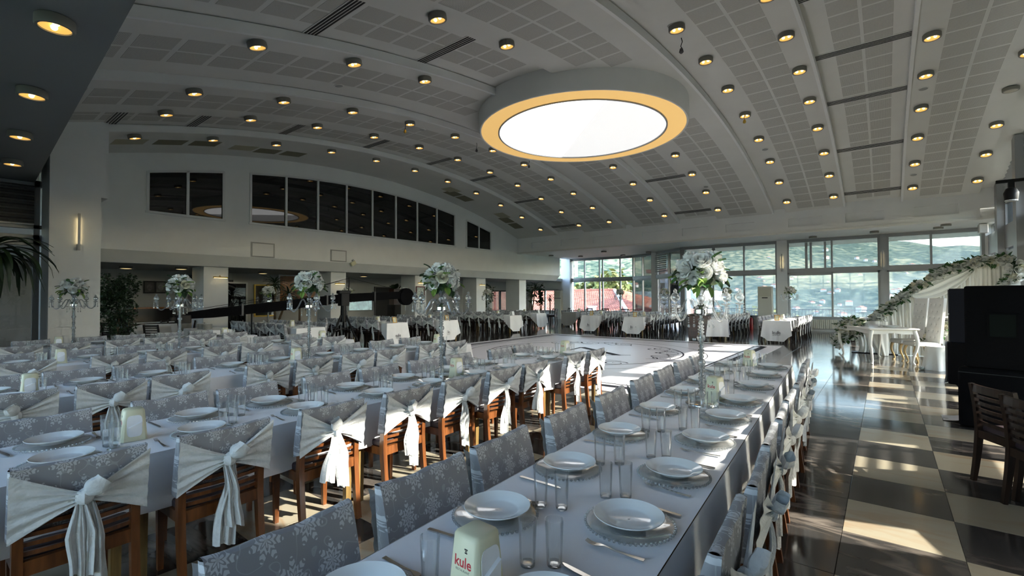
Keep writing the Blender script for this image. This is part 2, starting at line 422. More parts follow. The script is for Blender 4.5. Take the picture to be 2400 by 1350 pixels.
# ---- ceiling strips
def strip_slab(x0, x1, dz, ya=.6, yb=YF):
    n = 44; mb = MB(); vs = []
    for i in range(n + 1):
        y = ya + (yb - ya) * i / n; z = arc(y) + dz
        vs += [(x0, y, z), (x1, y, z), (x1, y, arc(y) + .42), (x0, y, arc(y) + .42)]
    fs = [(3, 2, 1, 0), tuple(range(4 * n, 4 * n + 4))]
    for i in range(n):
        for k in range(4):
            l = (k + 1) % 4; fs.append((4 * i + k, 4 * i + l, 4 * i + 4 + l, 4 * i + 4 + k))
    return mb.add(vs, fs)
SX, SY = -6.63, 11.5          # centre of the round skylight
pw_me = {}
def panels(parent, cx, dz, wd, cols=(-1, 1)):
    key = wd
    if key not in pw_me:
        pw_me[key] = mesh(MB().rbox(-wd / 2, wd / 2, -.262, .262, -.004, .012, .004), M_PERF, 'perforated_panel')
    for c in cols:
        for k in range(36):
            y = .95 + .588 * k
            x = cx + c * (wd / 2 + .028)
            if y > 21.75: continue
            if math.hypot(x - SX, y - SY) < 3.05: continue
            link('perforated_panel', pw_me[key], parent, (x, y, arc(y) + dz), (slope(y), 0, 0))
STR = [('S', -17.0, -14.16), ('G', -14.16, -12.49), ('S', -12.49, -10.17), ('N', -10.17, -9.73), ('S', -9.73, -7.48), ('G', -7.48, -5.79),
       ('S', -5.79, -3.59), ('N', -3.59, -3.13), ('S', -3.13, -1.17), ('G', -1.17, .53), ('S', .53, 2.53), ('N', 2.53, 3.3)]
for q, (k, a, b) in enumerate(STR):
    o = struct('ceiling', strip_slab(a, b, 0 if k == 'S' else .15), M_CEIL)
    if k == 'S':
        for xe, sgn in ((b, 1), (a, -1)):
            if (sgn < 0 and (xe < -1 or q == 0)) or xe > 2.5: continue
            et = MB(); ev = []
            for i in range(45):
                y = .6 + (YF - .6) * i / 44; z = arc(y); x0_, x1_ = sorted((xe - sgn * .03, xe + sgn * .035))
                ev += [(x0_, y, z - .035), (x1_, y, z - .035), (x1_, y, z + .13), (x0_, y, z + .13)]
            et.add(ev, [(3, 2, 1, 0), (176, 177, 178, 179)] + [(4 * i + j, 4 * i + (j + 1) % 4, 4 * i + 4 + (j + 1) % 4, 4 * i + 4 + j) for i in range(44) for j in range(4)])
            obj('lit_edge_strip', et, M_WALL, o)  # added pale strip stands in for window light on the step edge
    if k == 'S' and q: panels(o, (a + b) / 2, 0, .50)
    if k == 'G': panels(o, (a + b) / 2 + .03, .15, .46)
    if q == 0:          # repair panels in the strip along the left wall
        pm = mesh(MB().rbox(-.31, .31, -.36, .36, -.006, .012, .004), mat('tan ceiling panel', (.42, .40, .30), .8), 'repair_panel')
        pd = mesh(MB().rbox(-.31, .31, -.36, .36, -.006, .012, .004), mat('brown ceiling panel', (.20, .19, .13), .8), 'repair_panel')
        for x, y, m2 in ((-15.5, 3.4, pm), (-15.5, 4.3, pd), (-15.5, 5.15, pd), (-15.75, 6.3, pm), (-15.9, 7.1, pd), (-15.9, 7.95, pd), (-15.6, 15.2, pm), (-15.9, 15.6, pd), (-15.9, 16.4, pd), (-15.7, 19.0, pm), (-15.9, 19.6, pd), (-15.9, 20.4, pd)):
            link('repair_panel', m2, o, (x, y, arc(y)), (slope(y), 0, 0))
# roof above
n = 30; rf = MB(); vs = []
for i in range(n + 1):
    y = -2.8 + 31.8 * i / n; z = max(arc(y), 4.6) + .45
    vs += [(-17.3, y, z), (3.6, y, z)]
rf.add(vs, [(2 * i, 2 * i + 1, 2 * i + 3, 2 * i + 2) for i in range(n)])
struct('trim_1', rf, M_GREY)
# near lowered ceiling (over the camera)
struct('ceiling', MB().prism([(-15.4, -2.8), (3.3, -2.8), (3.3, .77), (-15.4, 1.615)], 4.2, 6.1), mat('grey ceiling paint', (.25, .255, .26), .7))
# far lowered ceiling and the fascia with niches
struct('ceiling', MB().box(-17.2, 3.3, YF + .22, 28.6, 4.14, 4.5), M_CEIL)
struct('trim_2', MB().box(-17.2, 2.6, YF - .05, YF + .25, 4.10, 4.18), M_CEIL)
def wall_holes(u0, u1, z0, z1, holes, place, th):
    """vertical wall in (u,z) with rectangular holes; place(u,t,z) gives the point, t across the thickness"""
    us = sorted({u0, u1, *[h[0] for h in holes], *[h[1] for h in holes]}); zs = sorted({z0, z1, *[h[2] for h in holes], *[h[3] for h in holes]})
    mb = MB()
    for a, b in zip(us, us[1:]):
        run = None
        for c, d in zip(zs, zs[1:]):
            if any(h[0] <= a + 1e-6 and b <= h[1] + 1e-6 and h[2] <= c + 1e-6 and d <= h[3] + 1e-6 for h in holes):
                if run: solid(mb, a, b, run[0], run[1], place, th); run = None
            else: run = (run[0], d) if run else (c, d)
        if run: solid(mb, a, b, run[0], run[1], place, th)
    return mb
def solid(mb, a, b, c, d, place, th):
    mb.add([place(a, 0, c), place(b, 0, c), place(b, th, c), place(a, th, c), place(a, 0, d), place(b, 0, d), place(b, th, d), place(a, th, d)],
           [(0, 3, 2, 1), (4, 5, 6, 7), (0, 1, 5, 4), (1, 2, 6, 5), (2, 3, 7, 6), (3, 0, 4, 7)])
niches = [(-16.0, -14.85, 4.36, 4.70), (-14.0, -12.85, 4.36, 4.71), (-12.0, -10.85, 4.37, 4.72), (-9.3, -8.15, 4.37, 4.72), (-7.35, -6.2, 4.37, 4.72),
          (-5.45, -4.3, 4.37, 4.72), (-3.05, -1.9, 4.37, 4.72), (-1.15, 0.0, 4.37, 4.72), (.85, 2.02, 4.37, 4.72)]
fa = struct('wall_far_fascia', wall_holes(-17.2, 2.53, 4.14, 5.4, niches, lambda u, t, z: (u, YF + t, z), .2), M_WALL)
for h in niches:
    obj('niche_back', MB().box(h[0], h[1], YF + .10, YF + .16, h[2], h[3]), M_WALL, fa)
# right end of the fascia: flush plaster panel up to the right wall
struct('wall_right_panel', MB().box(2.53, 3.2, YF + .0, YF + .2, 4.5, 5.4), M_WALL)

# ---- left upper wall with arched windows
W1, W2, W3 = (4.17, 6.20), (7.04, 16.81), (17.65, 19.57)
SILL = 4.15
def wtop(y): return arc(y) - .54
mb = MB(); ys = [-2.0, 1.0]
for a, b in (W1, W2, W3): ys += [a, b]
ys += [26.6] + [1.0 + .6 * k for k in range(1, 43)]
ys = sorted(set(round(y, 3) for y in ys))
for a, b in zip(ys, ys[1:]):
    mid = (a + b) / 2; ta, tb = max(arc(a), 4.2) + .3, max(arc(b), 4.2) + .3
    win = any(p <= mid <= q for p, q in (W1, W2, W3))
    if win:
        mb.prism([(a, 2.97), (b, 2.97), (b, SILL), (a, SILL)], XL - .25, XL, 'x')
        mb.prism([(a, wtop(a)), (b, wtop(b)), (b, tb), (a, ta)], XL - .25, XL, 'x')
    else:
        mb.prism([(a, 2.97), (b, 2.97), (b, tb), (a, ta)], XL - .25, XL, 'x')
wl = struct('wall_left', mb, M_WALL)
struct('trim_3', MB().prism([(XL, 2.97), (XL - .32, 2.62), (XL - .6, 2.62), (XL - .6, 2.97)], -2, 26.6, 'y'), M_WALL)
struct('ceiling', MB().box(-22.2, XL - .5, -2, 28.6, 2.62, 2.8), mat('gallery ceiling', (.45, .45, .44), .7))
nwin = 0
def arched_window(y0, y1, npane):
    global nwin; nwin += 1
    fr = MB(); d = .07
    ns = max(2, int((y1 - y0) / .5))
    fr.box(XL - .06, XL + .045, y0 - .06, y1 + .06, SILL - .05, SILL + .02)
    yy = [y0 + (y1 - y0) * i / ns for i in range(ns + 1)]
    for a, b in zip(yy, yy[1:]):
        fr.prism([(a, wtop(a) - .055), (b, wtop(b) - .055), (b, wtop(b) + .01), (a, wtop(a) + .01)], XL - .05, XL + .03, 'x')
    for k in range(npane + 1):
        y = y0 + (y1 - y0) * k / npane
        fr.prism([(y - .035, SILL), (y + .035, SILL), (y + .035, wtop(y)), (y - .035, wtop(y))], XL - .05, XL + .03, 'x')
    w_ = struct('window_%d' % nwin, fr, M_ALUW)
    for k in range(npane):
        a = y0 + (y1 - y0) * k / npane + .03; b = y0 + (y1 - y0) * (k + 1) / npane - .03; m_ = (a + b) / 2
        obj('pane', MB().prism([(a, SILL + .01), (b, SILL + .01), (b, wtop(b) - .05), (m_, wtop(m_) - .05), (a, wtop(a) - .05)], XL - .04, XL - .025, 'x'), M_DARKG, w_)
arched_window(*W1, 2); arched_window(*W2, 8); arched_window(*W3, 2)
for y0, y1, z0, z1 in ((7.05, 7.85, 2.99, 3.50), (10.0, 10.7, 3.0, 3.46)):
    t = thing('access_panel', 'square white wall hatch under the long gallery window, %s one' % ('left' if y0 < 9 else 'right'), 'hatch', (XL, (y0 + y1) / 2, z0))
    hw = (y1 - y0) / 2
    obj('panel_frame', MB().box(-.02, .018, -hw, hw, 0, z1 - z0), M_GREY, t)
    obj('panel_door', MB().box(-.01, .026, -hw + .05, hw - .05, .04, z1 - z0 - .04), M_ALUW, t)

t = thing('wall_spotlight', 'small cream floodlight on the gallery front right of the hatches', 'wall lamp', (XL, 10.95, 2.98))
obj('lamp_box', MB().cbox((.10, 0, -.02), (.10, .20, .15), rx=.5), M_CREAM, t); obj('bracket', MB().tube([(0, 0, .10), (.06, -.02, .12), (.09, 0, .03)], .012, 6), M_DGREY, t); obj('cable', MB().tube([(.0, .06, .16), (.05, .08, .10), (.10, .05, .04)], .006, 5), M_DGREY, t)
# ---- under the gallery: piers, back wall, end wall
for y0, y1 in ((5.82, 6.56), (10.35, 11.03), (14.7, 15.4), (19.0, 19.75), (22.85, 23.55)):
    struct('wall_pier', MB().box(-18.6, -17.55, y0, y1, 0, 2.72), M_WALL)
back_holes = [(24.9, 26.7, .6, 2.0)]
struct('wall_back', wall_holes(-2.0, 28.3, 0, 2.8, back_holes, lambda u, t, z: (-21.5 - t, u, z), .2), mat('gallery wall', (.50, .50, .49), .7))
struct('wall_end', wall_holes(-21.7, -17.5, 0, 2.8, [(-20.4, -18.05, .55, 2.05)], lambda u, t, z: (u, 28.0 + t, z), .2), M_WALL)
struct('wall_end_upper', MB().box(-17.6, -16.9, 27.7, 28.2, 0, 4.2), M_WALL)
struct('wall_near_gallery', MB().box(-21.7, -17, -2.2, -2.0, 0, 2.8), M_GREY)
# big pier on the left and the glazed wall beside it
pl = MB().prism([(1.72, 0), (2.57, 0), (2.57, 3.88), (2.69, 3.88), (2.69, 6.6), (1.72, 6.6)], -15.0, -14.0, 'x')
struct('wall_left_pier', pl, M_WALL)
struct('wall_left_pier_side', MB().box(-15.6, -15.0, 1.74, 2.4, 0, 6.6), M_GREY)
gz = MB()
for z0, z1 in ((0, .12), (2.78, 3.02), (3.16, 3.24), (4.1, 4.25)): gz.box(-15.12, -14.98, -2.8, 1.72, z0, z1)
for y in (-2.7, -1.9, .1, 1.64): gz.box(-15.12, -14.98, y - .05, y + .05, 0, 4.25)
o = struct('window_4', gz, M_ALU)
for a, b in ((-2.65, -1.95), (-1.85, .05), (.15, 1.59)):
    obj('pane', MB().box(-15.06, -15.04, a, b, .12, 2.78), M_PANE, o); obj('pane', MB().box(-15.06, -15.04, a, b, 3.24, 4.1), M_PANE, o)
for q, (a, b) in enumerate(((-1.85, .05), (.15, 1.59))):
    t = thing('pleated_blind', 'grey pleated blind in the top window by the left pier, %s' % ('nearer the pier' if q else 'at the picture edge'), 'blind', (-14.93, a, 3.26))
    obj('blind_cloth', MB().grid(lambda u, v: ((.02 if int(round(v * 28)) % 2 else -.01), (b - a) * u, v * .86), 2, 29), M_BLIND, t)
    obj('blind_rail', MB().box(-.03, .03, 0, b - a, .86, .93), M_ALU, t)
    obj('bottom_rail', MB().box(-.025, .025, 0, b - a, -.03, .005), M_ALUW, t)
# back of the hall behind the camera; windows added for sky light on tables
struct('wall_near', wall_holes(-15.4, 3.4, 0, 4.3, [(-9.6 + 2.05 * k, -7.65 + 2.05 * k, .15, 4.1) for k in range(5)], lambda u, t, z: (u, -2.6 - t, z), .2), M_WALL)
for k in range(5):
    x0, x1 = -9.6 + 2.05 * k, -7.65 + 2.05 * k
    o = struct('window_%d' % (30 + k), MB().box(x0, x1, -2.74, -2.66, 2.6, 2.75).box((x0 + x1) / 2 - .04, (x0 + x1) / 2 + .04, -2.74, -2.66, .15, 4.1), M_ALU)
    for a, b in ((x0, (x0 + x1) / 2 - .04), ((x0 + x1) / 2 + .04, x1)):
        obj('pane', MB().box(a, b, -2.705, -2.695, .15, 2.6), M_PANE, o); obj('pane', MB().box(a, b, -2.705, -2.695, 2.75, 4.1), M_PANE, o)
struct('wall_right_near', MB().box(3.0, 3.3, -2.8, 3.35, 0, 6.6), M_WALL)

# ---- right wall: piers, rails and glass
rw = MB()
PIERS = [3.3, 5.9, 8.5, 11.1, 13.7, 16.3, 18.95, 21.75, 24.9]
for y in PIERS:
    struct('wall_right_pier', MB().box(2.86, 3.3, y - .2, y + .2, 0, max(arc(y), 4.2) + .15), M_ALU)
for q, (a, b) in enumerate(zip(PIERS, PIERS[1:])):
    f = MB(); a2, b2 = a + .2, b - .2; top = min(arc(a), arc(b)); top = max(top, 4.2)
    for z0, z1 in ((0, .12), (1.40, 1.68), (2.46, 2.98), (3.08, 3.80), (4.5, 4.62)): f.box(3.02, 3.12, a2, b2, z0, min(z1, top))
    for y in (a2 + .03, (a + b) / 2, b2 - .03): f.box(3.04, 3.10, y - .03, y + .03, 0, min(4.55, top))
    o = struct('window_%d' % (10 + q), f, M_ALU)
    for z0, z1 in ((.12, 1.40), (1.68, 2.46), (2.98, 3.08), (3.8, 4.5)):
        for y0, y1 in ((a2, (a + b) / 2), ((a + b) / 2, b2)):
            obj('pane', MB().box(3.065, 3.075, y0 + .03, y1 - .03, z0, min(z1, top)), M_PANE, o)
    # slatted shutter above the glass, up to the ceiling
    if top > 4.8:
        sl = mesh(MB().cbox((0, 0, 0), (.16, b2 - a2, .02), rx=0).v and MB().add([(-.05, -(b2 - a2) / 2, .045), (.05, -(b2 - a2) / 2, -.045), (.05, (b2 - a2) / 2, -.045), (-.05, (b2 - a2) / 2, .045), (-.044, -(b2 - a2) / 2, .052), (.056, -(b2 - a2) / 2, -.038), (.056, (b2 - a2) / 2, -.038), (-.044, (b2 - a2) / 2, .052)],
              [(0, 3, 2, 1), (4, 5, 6, 7), (0, 1, 5, 4), (1, 2, 6, 5), (2, 3, 7, 6), (3, 0, 4, 7)]), M_GREY, 'shutter_slat')
        for k in range(int((max(arc(a), arc(b), arc((a + b) / 2)) + .2 - 4.66) / .075)):
            link('shutter_slat', sl, o, (3.07, (a2 + b2) / 2, 4.66 + .075 * k))
o = tag(obj('sun_block_blind', MB().box(3.0, 3.012, 3.52, 5.68, 4.3, 4.55), M_BLIND), 'added grey blind cutting the sun in the right wall window nearest the camera', 'blind')  # added to keep the sun off the near chairs of the second row
for q, (y0, y1) in enumerate(((3.52, 4.72), (5.1, 5.68), (7.45, 8.28))):  # unseen panels added to break up the sun patches on the floor
    t = thing('sun_block_panel', '%s added grey sun-blocking panel from the camera on the right wall glass' % ORD[q], 'blind', (2.985, (y0 + y1) / 2, 1.6), 0, 'added sun-blocking panels on the right wall')
    obj('blind_cloth', MB().box(-.004, .004, -(y1 - y0) / 2, (y1 - y0) / 2, 0, .93), M_BLIND, t); obj('blind_rail', MB().box(-.015, .015, -(y1 - y0) / 2, (y1 - y0) / 2, .93, .97), M_ALU, t)
t = thing('slat_blind', 'half open slat blind on the right wall glass behind the dark chairs', 'blind', (2.98, 6.75, 1.62), 0)
sm_ = mesh(MB().box(-.03, .03, -.58, .58, -.014, .014), M_GREY, 'slat')
for k in range(8): link('slat', sm_, t, (0, 0, .03 + .11 * k))

# ---- far glazed wall
def seg_box(mb, p0, p1, s0, s1, z0, z1, d):
    """box along the line p0-p1 between arc lengths s0,s1; depth d across"""
    p0 = Vector(p0); p1 = Vector(p1); e = (p1 - p0).normalized(); nrm = Vector((-e.y, e.x)) * d / 2
    a = p0 + e * s0; b = p0 + e * s1
    q = [a - nrm, b - nrm, b + nrm, a + nrm]
    mb.add([(p.x, p.y, z0) for p in q] + [(p.x, p.y, z1) for p in q], [(0, 3, 2, 1), (4, 5, 6, 7), (0, 1, 5, 4), (1, 2, 6, 5), (2, 3, 7, 6), (3, 0, 4, 7)])
def far_bay(n, p0, p1, muls, zb, haze=True, subs=()):
    """a glazed bay: frame mesh as the window, panes as children"""
    Lg = (Vector(p1) - Vector(p0)).length
    f = MB(); ps = [0] + list(muls) + [Lg]
    for z0, z1, d in ((zb - .06, zb + .05, .14), (2.63, 2.82, .20), (4.0, 4.15, .16), (2.56, 2.63, .12)): seg_box(f, p0, p1, 0, Lg, z0, z1, d)
    for k, s in enumerate(ps):
        hw = .035
        s0, s1 = max(0, s - hw), min(Lg, s + hw)
        if s == 0: s1 = .07
        if s == Lg: s0 = Lg - .07
        seg_box(f, p0, p1, s0, s1, zb, 4.14, .12)
    for s0, s1, z0, z1 in subs: seg_box(f, p0, p1, s0, s1, z0, z1, .09)
    o = struct('window_%d' % n, f, M_ALU)
    for a, b in zip(ps, ps[1:]):
        for z0, z1 in ((zb + .05, 2.56), (2.82, 4.0)):
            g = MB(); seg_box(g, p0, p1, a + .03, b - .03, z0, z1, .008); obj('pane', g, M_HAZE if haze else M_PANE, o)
    return o
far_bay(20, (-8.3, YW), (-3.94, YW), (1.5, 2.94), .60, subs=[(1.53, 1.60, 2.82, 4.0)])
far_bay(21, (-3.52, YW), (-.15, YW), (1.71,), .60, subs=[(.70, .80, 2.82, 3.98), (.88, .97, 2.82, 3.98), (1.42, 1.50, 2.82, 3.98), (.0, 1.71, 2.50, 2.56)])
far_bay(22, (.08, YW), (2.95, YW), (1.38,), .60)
struct('wall_far_pillar', MB().box(-3.94, -3.52, YW - .15, YW + .2, 0, 4.2), M_WALL)
struct('wall_far_post', MB().box(-.15, .08, YW - .15, YW + .2, 0, 4.2), M_ALU)
struct('wall_far', MB().box(-8.3, 3.2, YW - .02, YW + .18, 0, .55), M_WALL)
struct('wall_far_corner', MB().box(2.95, 3.25, YW - .4, YW + .2, 0, 4.2), M_WALL)
far_bay(23, (-17.0, 28.0), (-12.4, 28.0), (1.1, 2.22, 2.45, 3.7), .30, haze=False)
far_bay(24, (-12.4, 28.0), (-10.65, 27.05), (.9,), .30, haze=False)
far_bay(25, (-10.45, 26.85), (-8.3, YW), (1.4,), .30, haze=False)
struct('wall_bay_post', MB().box(-10.75, -10.35, 26.75, 27.1, 0, 4.2), M_WALL)
struct('wall_bay_post', MB().box(-8.42, -8.2, YW - .12, YW + .2, 0, 4.2), M_ALU)
o = thing('slatted_shutter', 'horizontal grey slat shutter in the angled far corner window', 'shutter', (-10.42, 26.72, 3.0), math.atan2(-1.85, 2.15))
slm = mesh(MB().cbox((.6, 0, 0), (1.16, .05, .055)), M_GREY, 'slat')
for k in range(9): link('slat', slm, o, (0, -.06, .0 + .115 * k))
o = struct('window_26', MB().box(-20.4, -18.05, 28.0, 28.12, .5, .6).box(-20.4, -18.05, 28, 28.12, 2.0, 2.1).box(-20.45, -20.33, 28, 28.12, .5, 2.1).box(-19.25, -19.13, 28, 28.12, .5, 2.1).box(-18.13, -18.02, 28, 28.12, .5, 2.1), M_ALUW)
for a, b in ((-20.33, -19.25), (-19.13, -18.13)): obj('pane', MB().box(a, b, 28.05, 28.06, .6, 2.0), M_PANE, o)
o = struct('window_27', MB().box(-21.62, -21.5, 24.9, 26.7, 1.94, 2.02).box(-21.62, -21.5, 25.75, 25.87, .6, 2.0), M_BLACK)
obj('pane', MB().box(-21.57, -21.56, 24.9, 26.7, .6, 2.0), M_PANE, o)

# ---- dance floor with its print
df = thing('dance_floor', 'white glossy vinyl dance floor with dark monogram print and scrollwork', 'dance floor', (0, 0, 0))
DFX0, DFX1, DFY0, DFY1 = -11.2, -2.55, 7.2, 16.8
obj('vinyl_sheet', MB().rbox(DFX0, DFX1, DFY0, DFY1, .0, .006, .002), M_VINYL, df)
def rect_lines(i, wd):
    m = MB(); a, b, c, d = DFX0 + i, DFX1 - i, DFY0 + i, DFY1 - i
    for p, q in (((a, c), (b, c)), ((b, c), (b, d)), ((b, d), (a, d)), ((a, d), (a, c))): m.strip([p, q], wd, .0062, .001)
    return m
for i, wd in ((.42, .17), (.66, .05)): obj('border_line', rect_lines(i, wd), M_PRINT, df)
MC = (-6.9, 12.0)
def ring(r, wd, a0=0, a1=2 * pi, n=72): return MB().strip([(MC[0] + r * cos(a0 + (a1 - a0) * k / n), MC[1] + r * sin(a0 + (a1 - a0) * k / n)) for k in range(n + 1)], wd, .0062, .001)
obj('medallion_ring', ring(2.75, .045), M_PRINT, df); obj('medallion_ring', ring(3.35, .02), M_PRINT, df)
lt = MB()       # serif letter in the middle, read from the camera side
for p, q, wd in (((-.9, -.9), (0, 1.0), .10), ((0, 1.0), (.9, -.9), .22), ((-.5, -.15), (.55, -.15), .08), ((-1.15, -.9), (-.6, -.9), .06), ((.55, -.9), (1.25, -.9), .06)):
    ca, sa = cos(.55), sin(.55); f2 = lambda t: (MC[0] + t[0] * ca - t[1] * sa, MC[1] + t[0] * sa + t[1] * ca)
    lt.strip([f2(p), f2(q)], wd, .0062, .001)
obj('monogram', lt, M_PRINT, df)
def scroll(cx, cy, rot, s, turn):
    pts = []; 
    for k in range(40):
        t = k / 39; r_ = s * (1 - t) ** .8 * .42; a = rot + turn * t * 3.4 * pi
        pts.append((cx + r_ * cos(a) + s * .0, cy + r_ * sin(a)))
    return pts
for side in range(4):
    a0 = rad(-70 + 90 * side); sc = MB()
    for k, (da, rr, s, tn) in enumerate(((-.42, 2.45, .75, 1), (-.18, 2.6, .55, -1), (.05, 2.42, .8, 1), (.27, 2.6, .55, -1), (.48, 2.5, .7, 1))):
        c_ = (MC[0] + rr * cos(a0 + da), MC[1] + rr * sin(a0 + da))
        sc.strip(scroll(*c_, a0 + da + 1.2 * tn, s, tn), [.045 * (1 - j / 45) for j in range(40)], .0062, .001)
    sc.strip([(MC[0] + (2.2 + .18 * sin(k * .8)) * cos(a0 + (k - 12) * .05), MC[1] + (2.2 + .18 * sin(k * .8)) * sin(a0 + (k - 12) * .05)) for k in range(25)], [.02 + .03 * abs(sin(k * .8)) for k in range(25)], .0062, .001)
    obj('scrollwork', sc, M_PRINT, df)

# ---- round skylight drum
ZB = 6.16
t = thing('skylight', 'large round ceiling skylight with white disc and glowing amber ring', 'skylight', (SX, SY, 0))
obj('drum', MB().lathe([(2.85, 7.2), (2.85, ZB + .05), (2.83, ZB), (2.80, ZB - .005), (2.78, ZB + .02), (2.78, ZB + .1)], 96), M_WALL, t, smooth=True)
obj('amber_ring', MB().lathe([(2.79, ZB + .012), (2.31, ZB + .012), (2.31, ZB + .06)], 96), M_RING, t)
obj('inner_rim', MB().lathe([(2.32, ZB + .05), (2.32, ZB - .012), (2.28, ZB - .012), (2.28, ZB + .05)], 96), M_GREY, t, smooth=True)
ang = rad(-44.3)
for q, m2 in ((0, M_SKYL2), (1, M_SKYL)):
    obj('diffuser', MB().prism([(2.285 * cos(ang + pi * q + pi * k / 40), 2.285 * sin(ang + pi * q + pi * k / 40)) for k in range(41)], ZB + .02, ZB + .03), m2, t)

# ---- ceiling downlights
lamp0 = thing('ceiling_downlight', 'x', 'ceiling light', (0, 0, 0), 0, 'round ceiling downlights')
obj('housing', MB().lathe([(.135, 0), (.145, -.01), (.147, -.085), (.138, -.10), (.118, -.10), (.114, -.06)], 28), M_LAMPB, lamp0, smooth=True)
obj('reflector', MB().lathe([(.116, -.088), (.09, -.062), (.05, -.05), (.004, -.046)], 24, cap=False), M_LAMPR, lamp0, smooth=True)
for s in (-1, 1): obj('bulb', MB().ball((s * .05, 0, -.068), .028, 8, 6), M_BULB, lamp0, smooth=True)
LY = [3.3, 5.05, 6.8, 8.65, 10.45, 12.27, 14.08, 15.88, 17.64, 19.35, 21.02]
ROWS = [(.79, 'by the diffuser gap right of centre', range(3, 11)), (2.37, 'along the right wall windows', range(5, 11)), (-1.44, 'left of the rightmost diffuser gap', range(3, 11)),
        (-2.95, 'beside the narrow groove right of the skylight', range(3, 11)), (-5.5, 'passing the right half of the skylight', [0, 1, 2, 7, 8, 9, 10]),
        (-7.8, 'passing the left half of the skylight', [0, 1, 2, 7, 8, 9, 10]), (-10.55, 'beside the narrow groove left of the skylight', range(11)),
        (-12.25, 'right of the diffuser gap near the gallery', range(11)), (-14.65, 'nearest the gallery windows', range(11))]
for x, nm, idx in ROWS:
    for c, k in enumerate(sorted(idx, reverse=True)):
        y = LY[k]
        if x > 2 and k == 7: continue
        l = dup(lamp0, (x, y, arc(y)), 0, '%s downlight from the far end, row %s' % (ORD[c], nm), 'round ceiling downlights')
        l.rotation_euler = (slope(y), 0, 0)
for c, (x, y) in enumerate([(-6.01, .76), (-8.29, .85), (-10.57, .96), (-12.82, 1.07)]):
    dup(lamp0, (x, y, 4.2), 0, '%s downlight from the top on the dark lowered ceiling' % ORD[c], 'round ceiling downlights')
hide_proto(lamp0)
off0 = thing('soffit_lamp', 'x', 'ceiling light', (0, 0, 0), 0, 'unlit soffit lamps')
obj('housing', MB().lathe([(.14, 0), (.15, -.01), (.15, -.07), (.14, -.08), (.12, -.08)], 24), M_LAMPB, off0, smooth=True)
obj('lens', MB().lathe([(.122, -.078), (.06, -.086), (.004, -.088)], 20), mat('unlit lamp lens', (.45, .42, .34), .3), off0, smooth=True)
for c, (x, y, nm) in enumerate([(-16.1, 24.2, 'left end of the far soffit'), (-15.0, 25.9, 'bay window corner of the far soffit'), (-12.4, 24.0, 'middle of the far bay soffit'), (-12.6, 26.9, 'above the bay window mullion'), (-10.6, 26.0, 'above the angled bay post'),
                               (-2.4, 23.9, 'far soffit above the open sliding window'), (-.3, 23.6, 'far soffit above the grey window post'), (1.6, 23.7, 'right end of the far soffit, farther one'), (1.75, 22.9, 'right end of the far soffit, nearer one')]):
    dup(off0, (x, y, 4.14), 0, 'unlit round lamp at the ' + nm if 'end' in nm or 'corner' in nm or 'middle' in nm else 'unlit round lamp ' + nm, 'unlit soffit lamps')
dup(off0, (2.37, 15.8, arc(15.8)), 0, 'unlit downlight in the row along the right wall', 'unlit soffit lamps')
hide_proto(off0)
gl0 = thing('gallery_lamp', 'x', 'ceiling light', (0, 0, 0), 0, 'lamps under the gallery')
obj('housing', MB().lathe([(.17, 0), (.18, -.01), (.18, -.06), (.15, -.07)], 24), M_LAMPB, gl0, smooth=True)
obj('lens', MB().lathe([(.15, -.068), (.07, -.078), (.004, -.08)], 20), mat('gallery lamp lens', (.8, .6, .3), .4, emis=(1, .75, .35), estr=.6), gl0, smooth=True)
for c, (x, y) in enumerate([(-19.4, 4.2), (-18.6, 5.5), (-19.6, 8.6), (-18.9, 10.0), (-19.2, 13.0), (-19.2, 16.8)]):
    dup(gl0, (x, y, 2.62), 0, '%s gallery ceiling lamp from the left' % ORD[c], 'lamps under the gallery')
hide_proto(gl0)
# ---- slot diffusers
slot_c = {}
def slot(a, b, y, label):
    wd = b - a - .02
    t = thing('slot_diffuser', label, 'air vent', ((a + b) / 2, y, arc(y) + .15), 0, 'slot air diffusers'); t.rotation_euler = (slope(y), 0, 0)
    if wd not in slot_c:
        slot_c[wd] = (mesh(MB().rbox(-wd / 2, wd / 2, -.135, .135, -.012, .02, .004), M_CEIL, 'frame'), mesh(MB().box(-wd / 2 + .02, wd / 2 - .02, -.017, .017, -.0165, -.006), M_BLACK, 'slot'))
    link('frame', slot_c[wd][0], t)
    for k in range(4): link('slot', slot_c[wd][1], t, (0, -.09 + .06 * k, 0))
for a, b, nm, yl in ((-14.16, -12.49, 'gallery side', (2.73, 4.36, 6.74, 9.63, 12.5, 15.0, 18.1, 21.35)), (-7.48, -5.79, 'skylight', (4.0, 6.4, 15.1, 18.07, 21.34)), (-1.17, .53, 'right side', (9.6, 12.32, 14.96, 18.12, 21.33))):
    for c, y in enumerate(sorted(yl, reverse=True)):
        slot(a, b, y, '%s black slot vent from the far wall in the %s ceiling bay' % (ORD[c], nm))
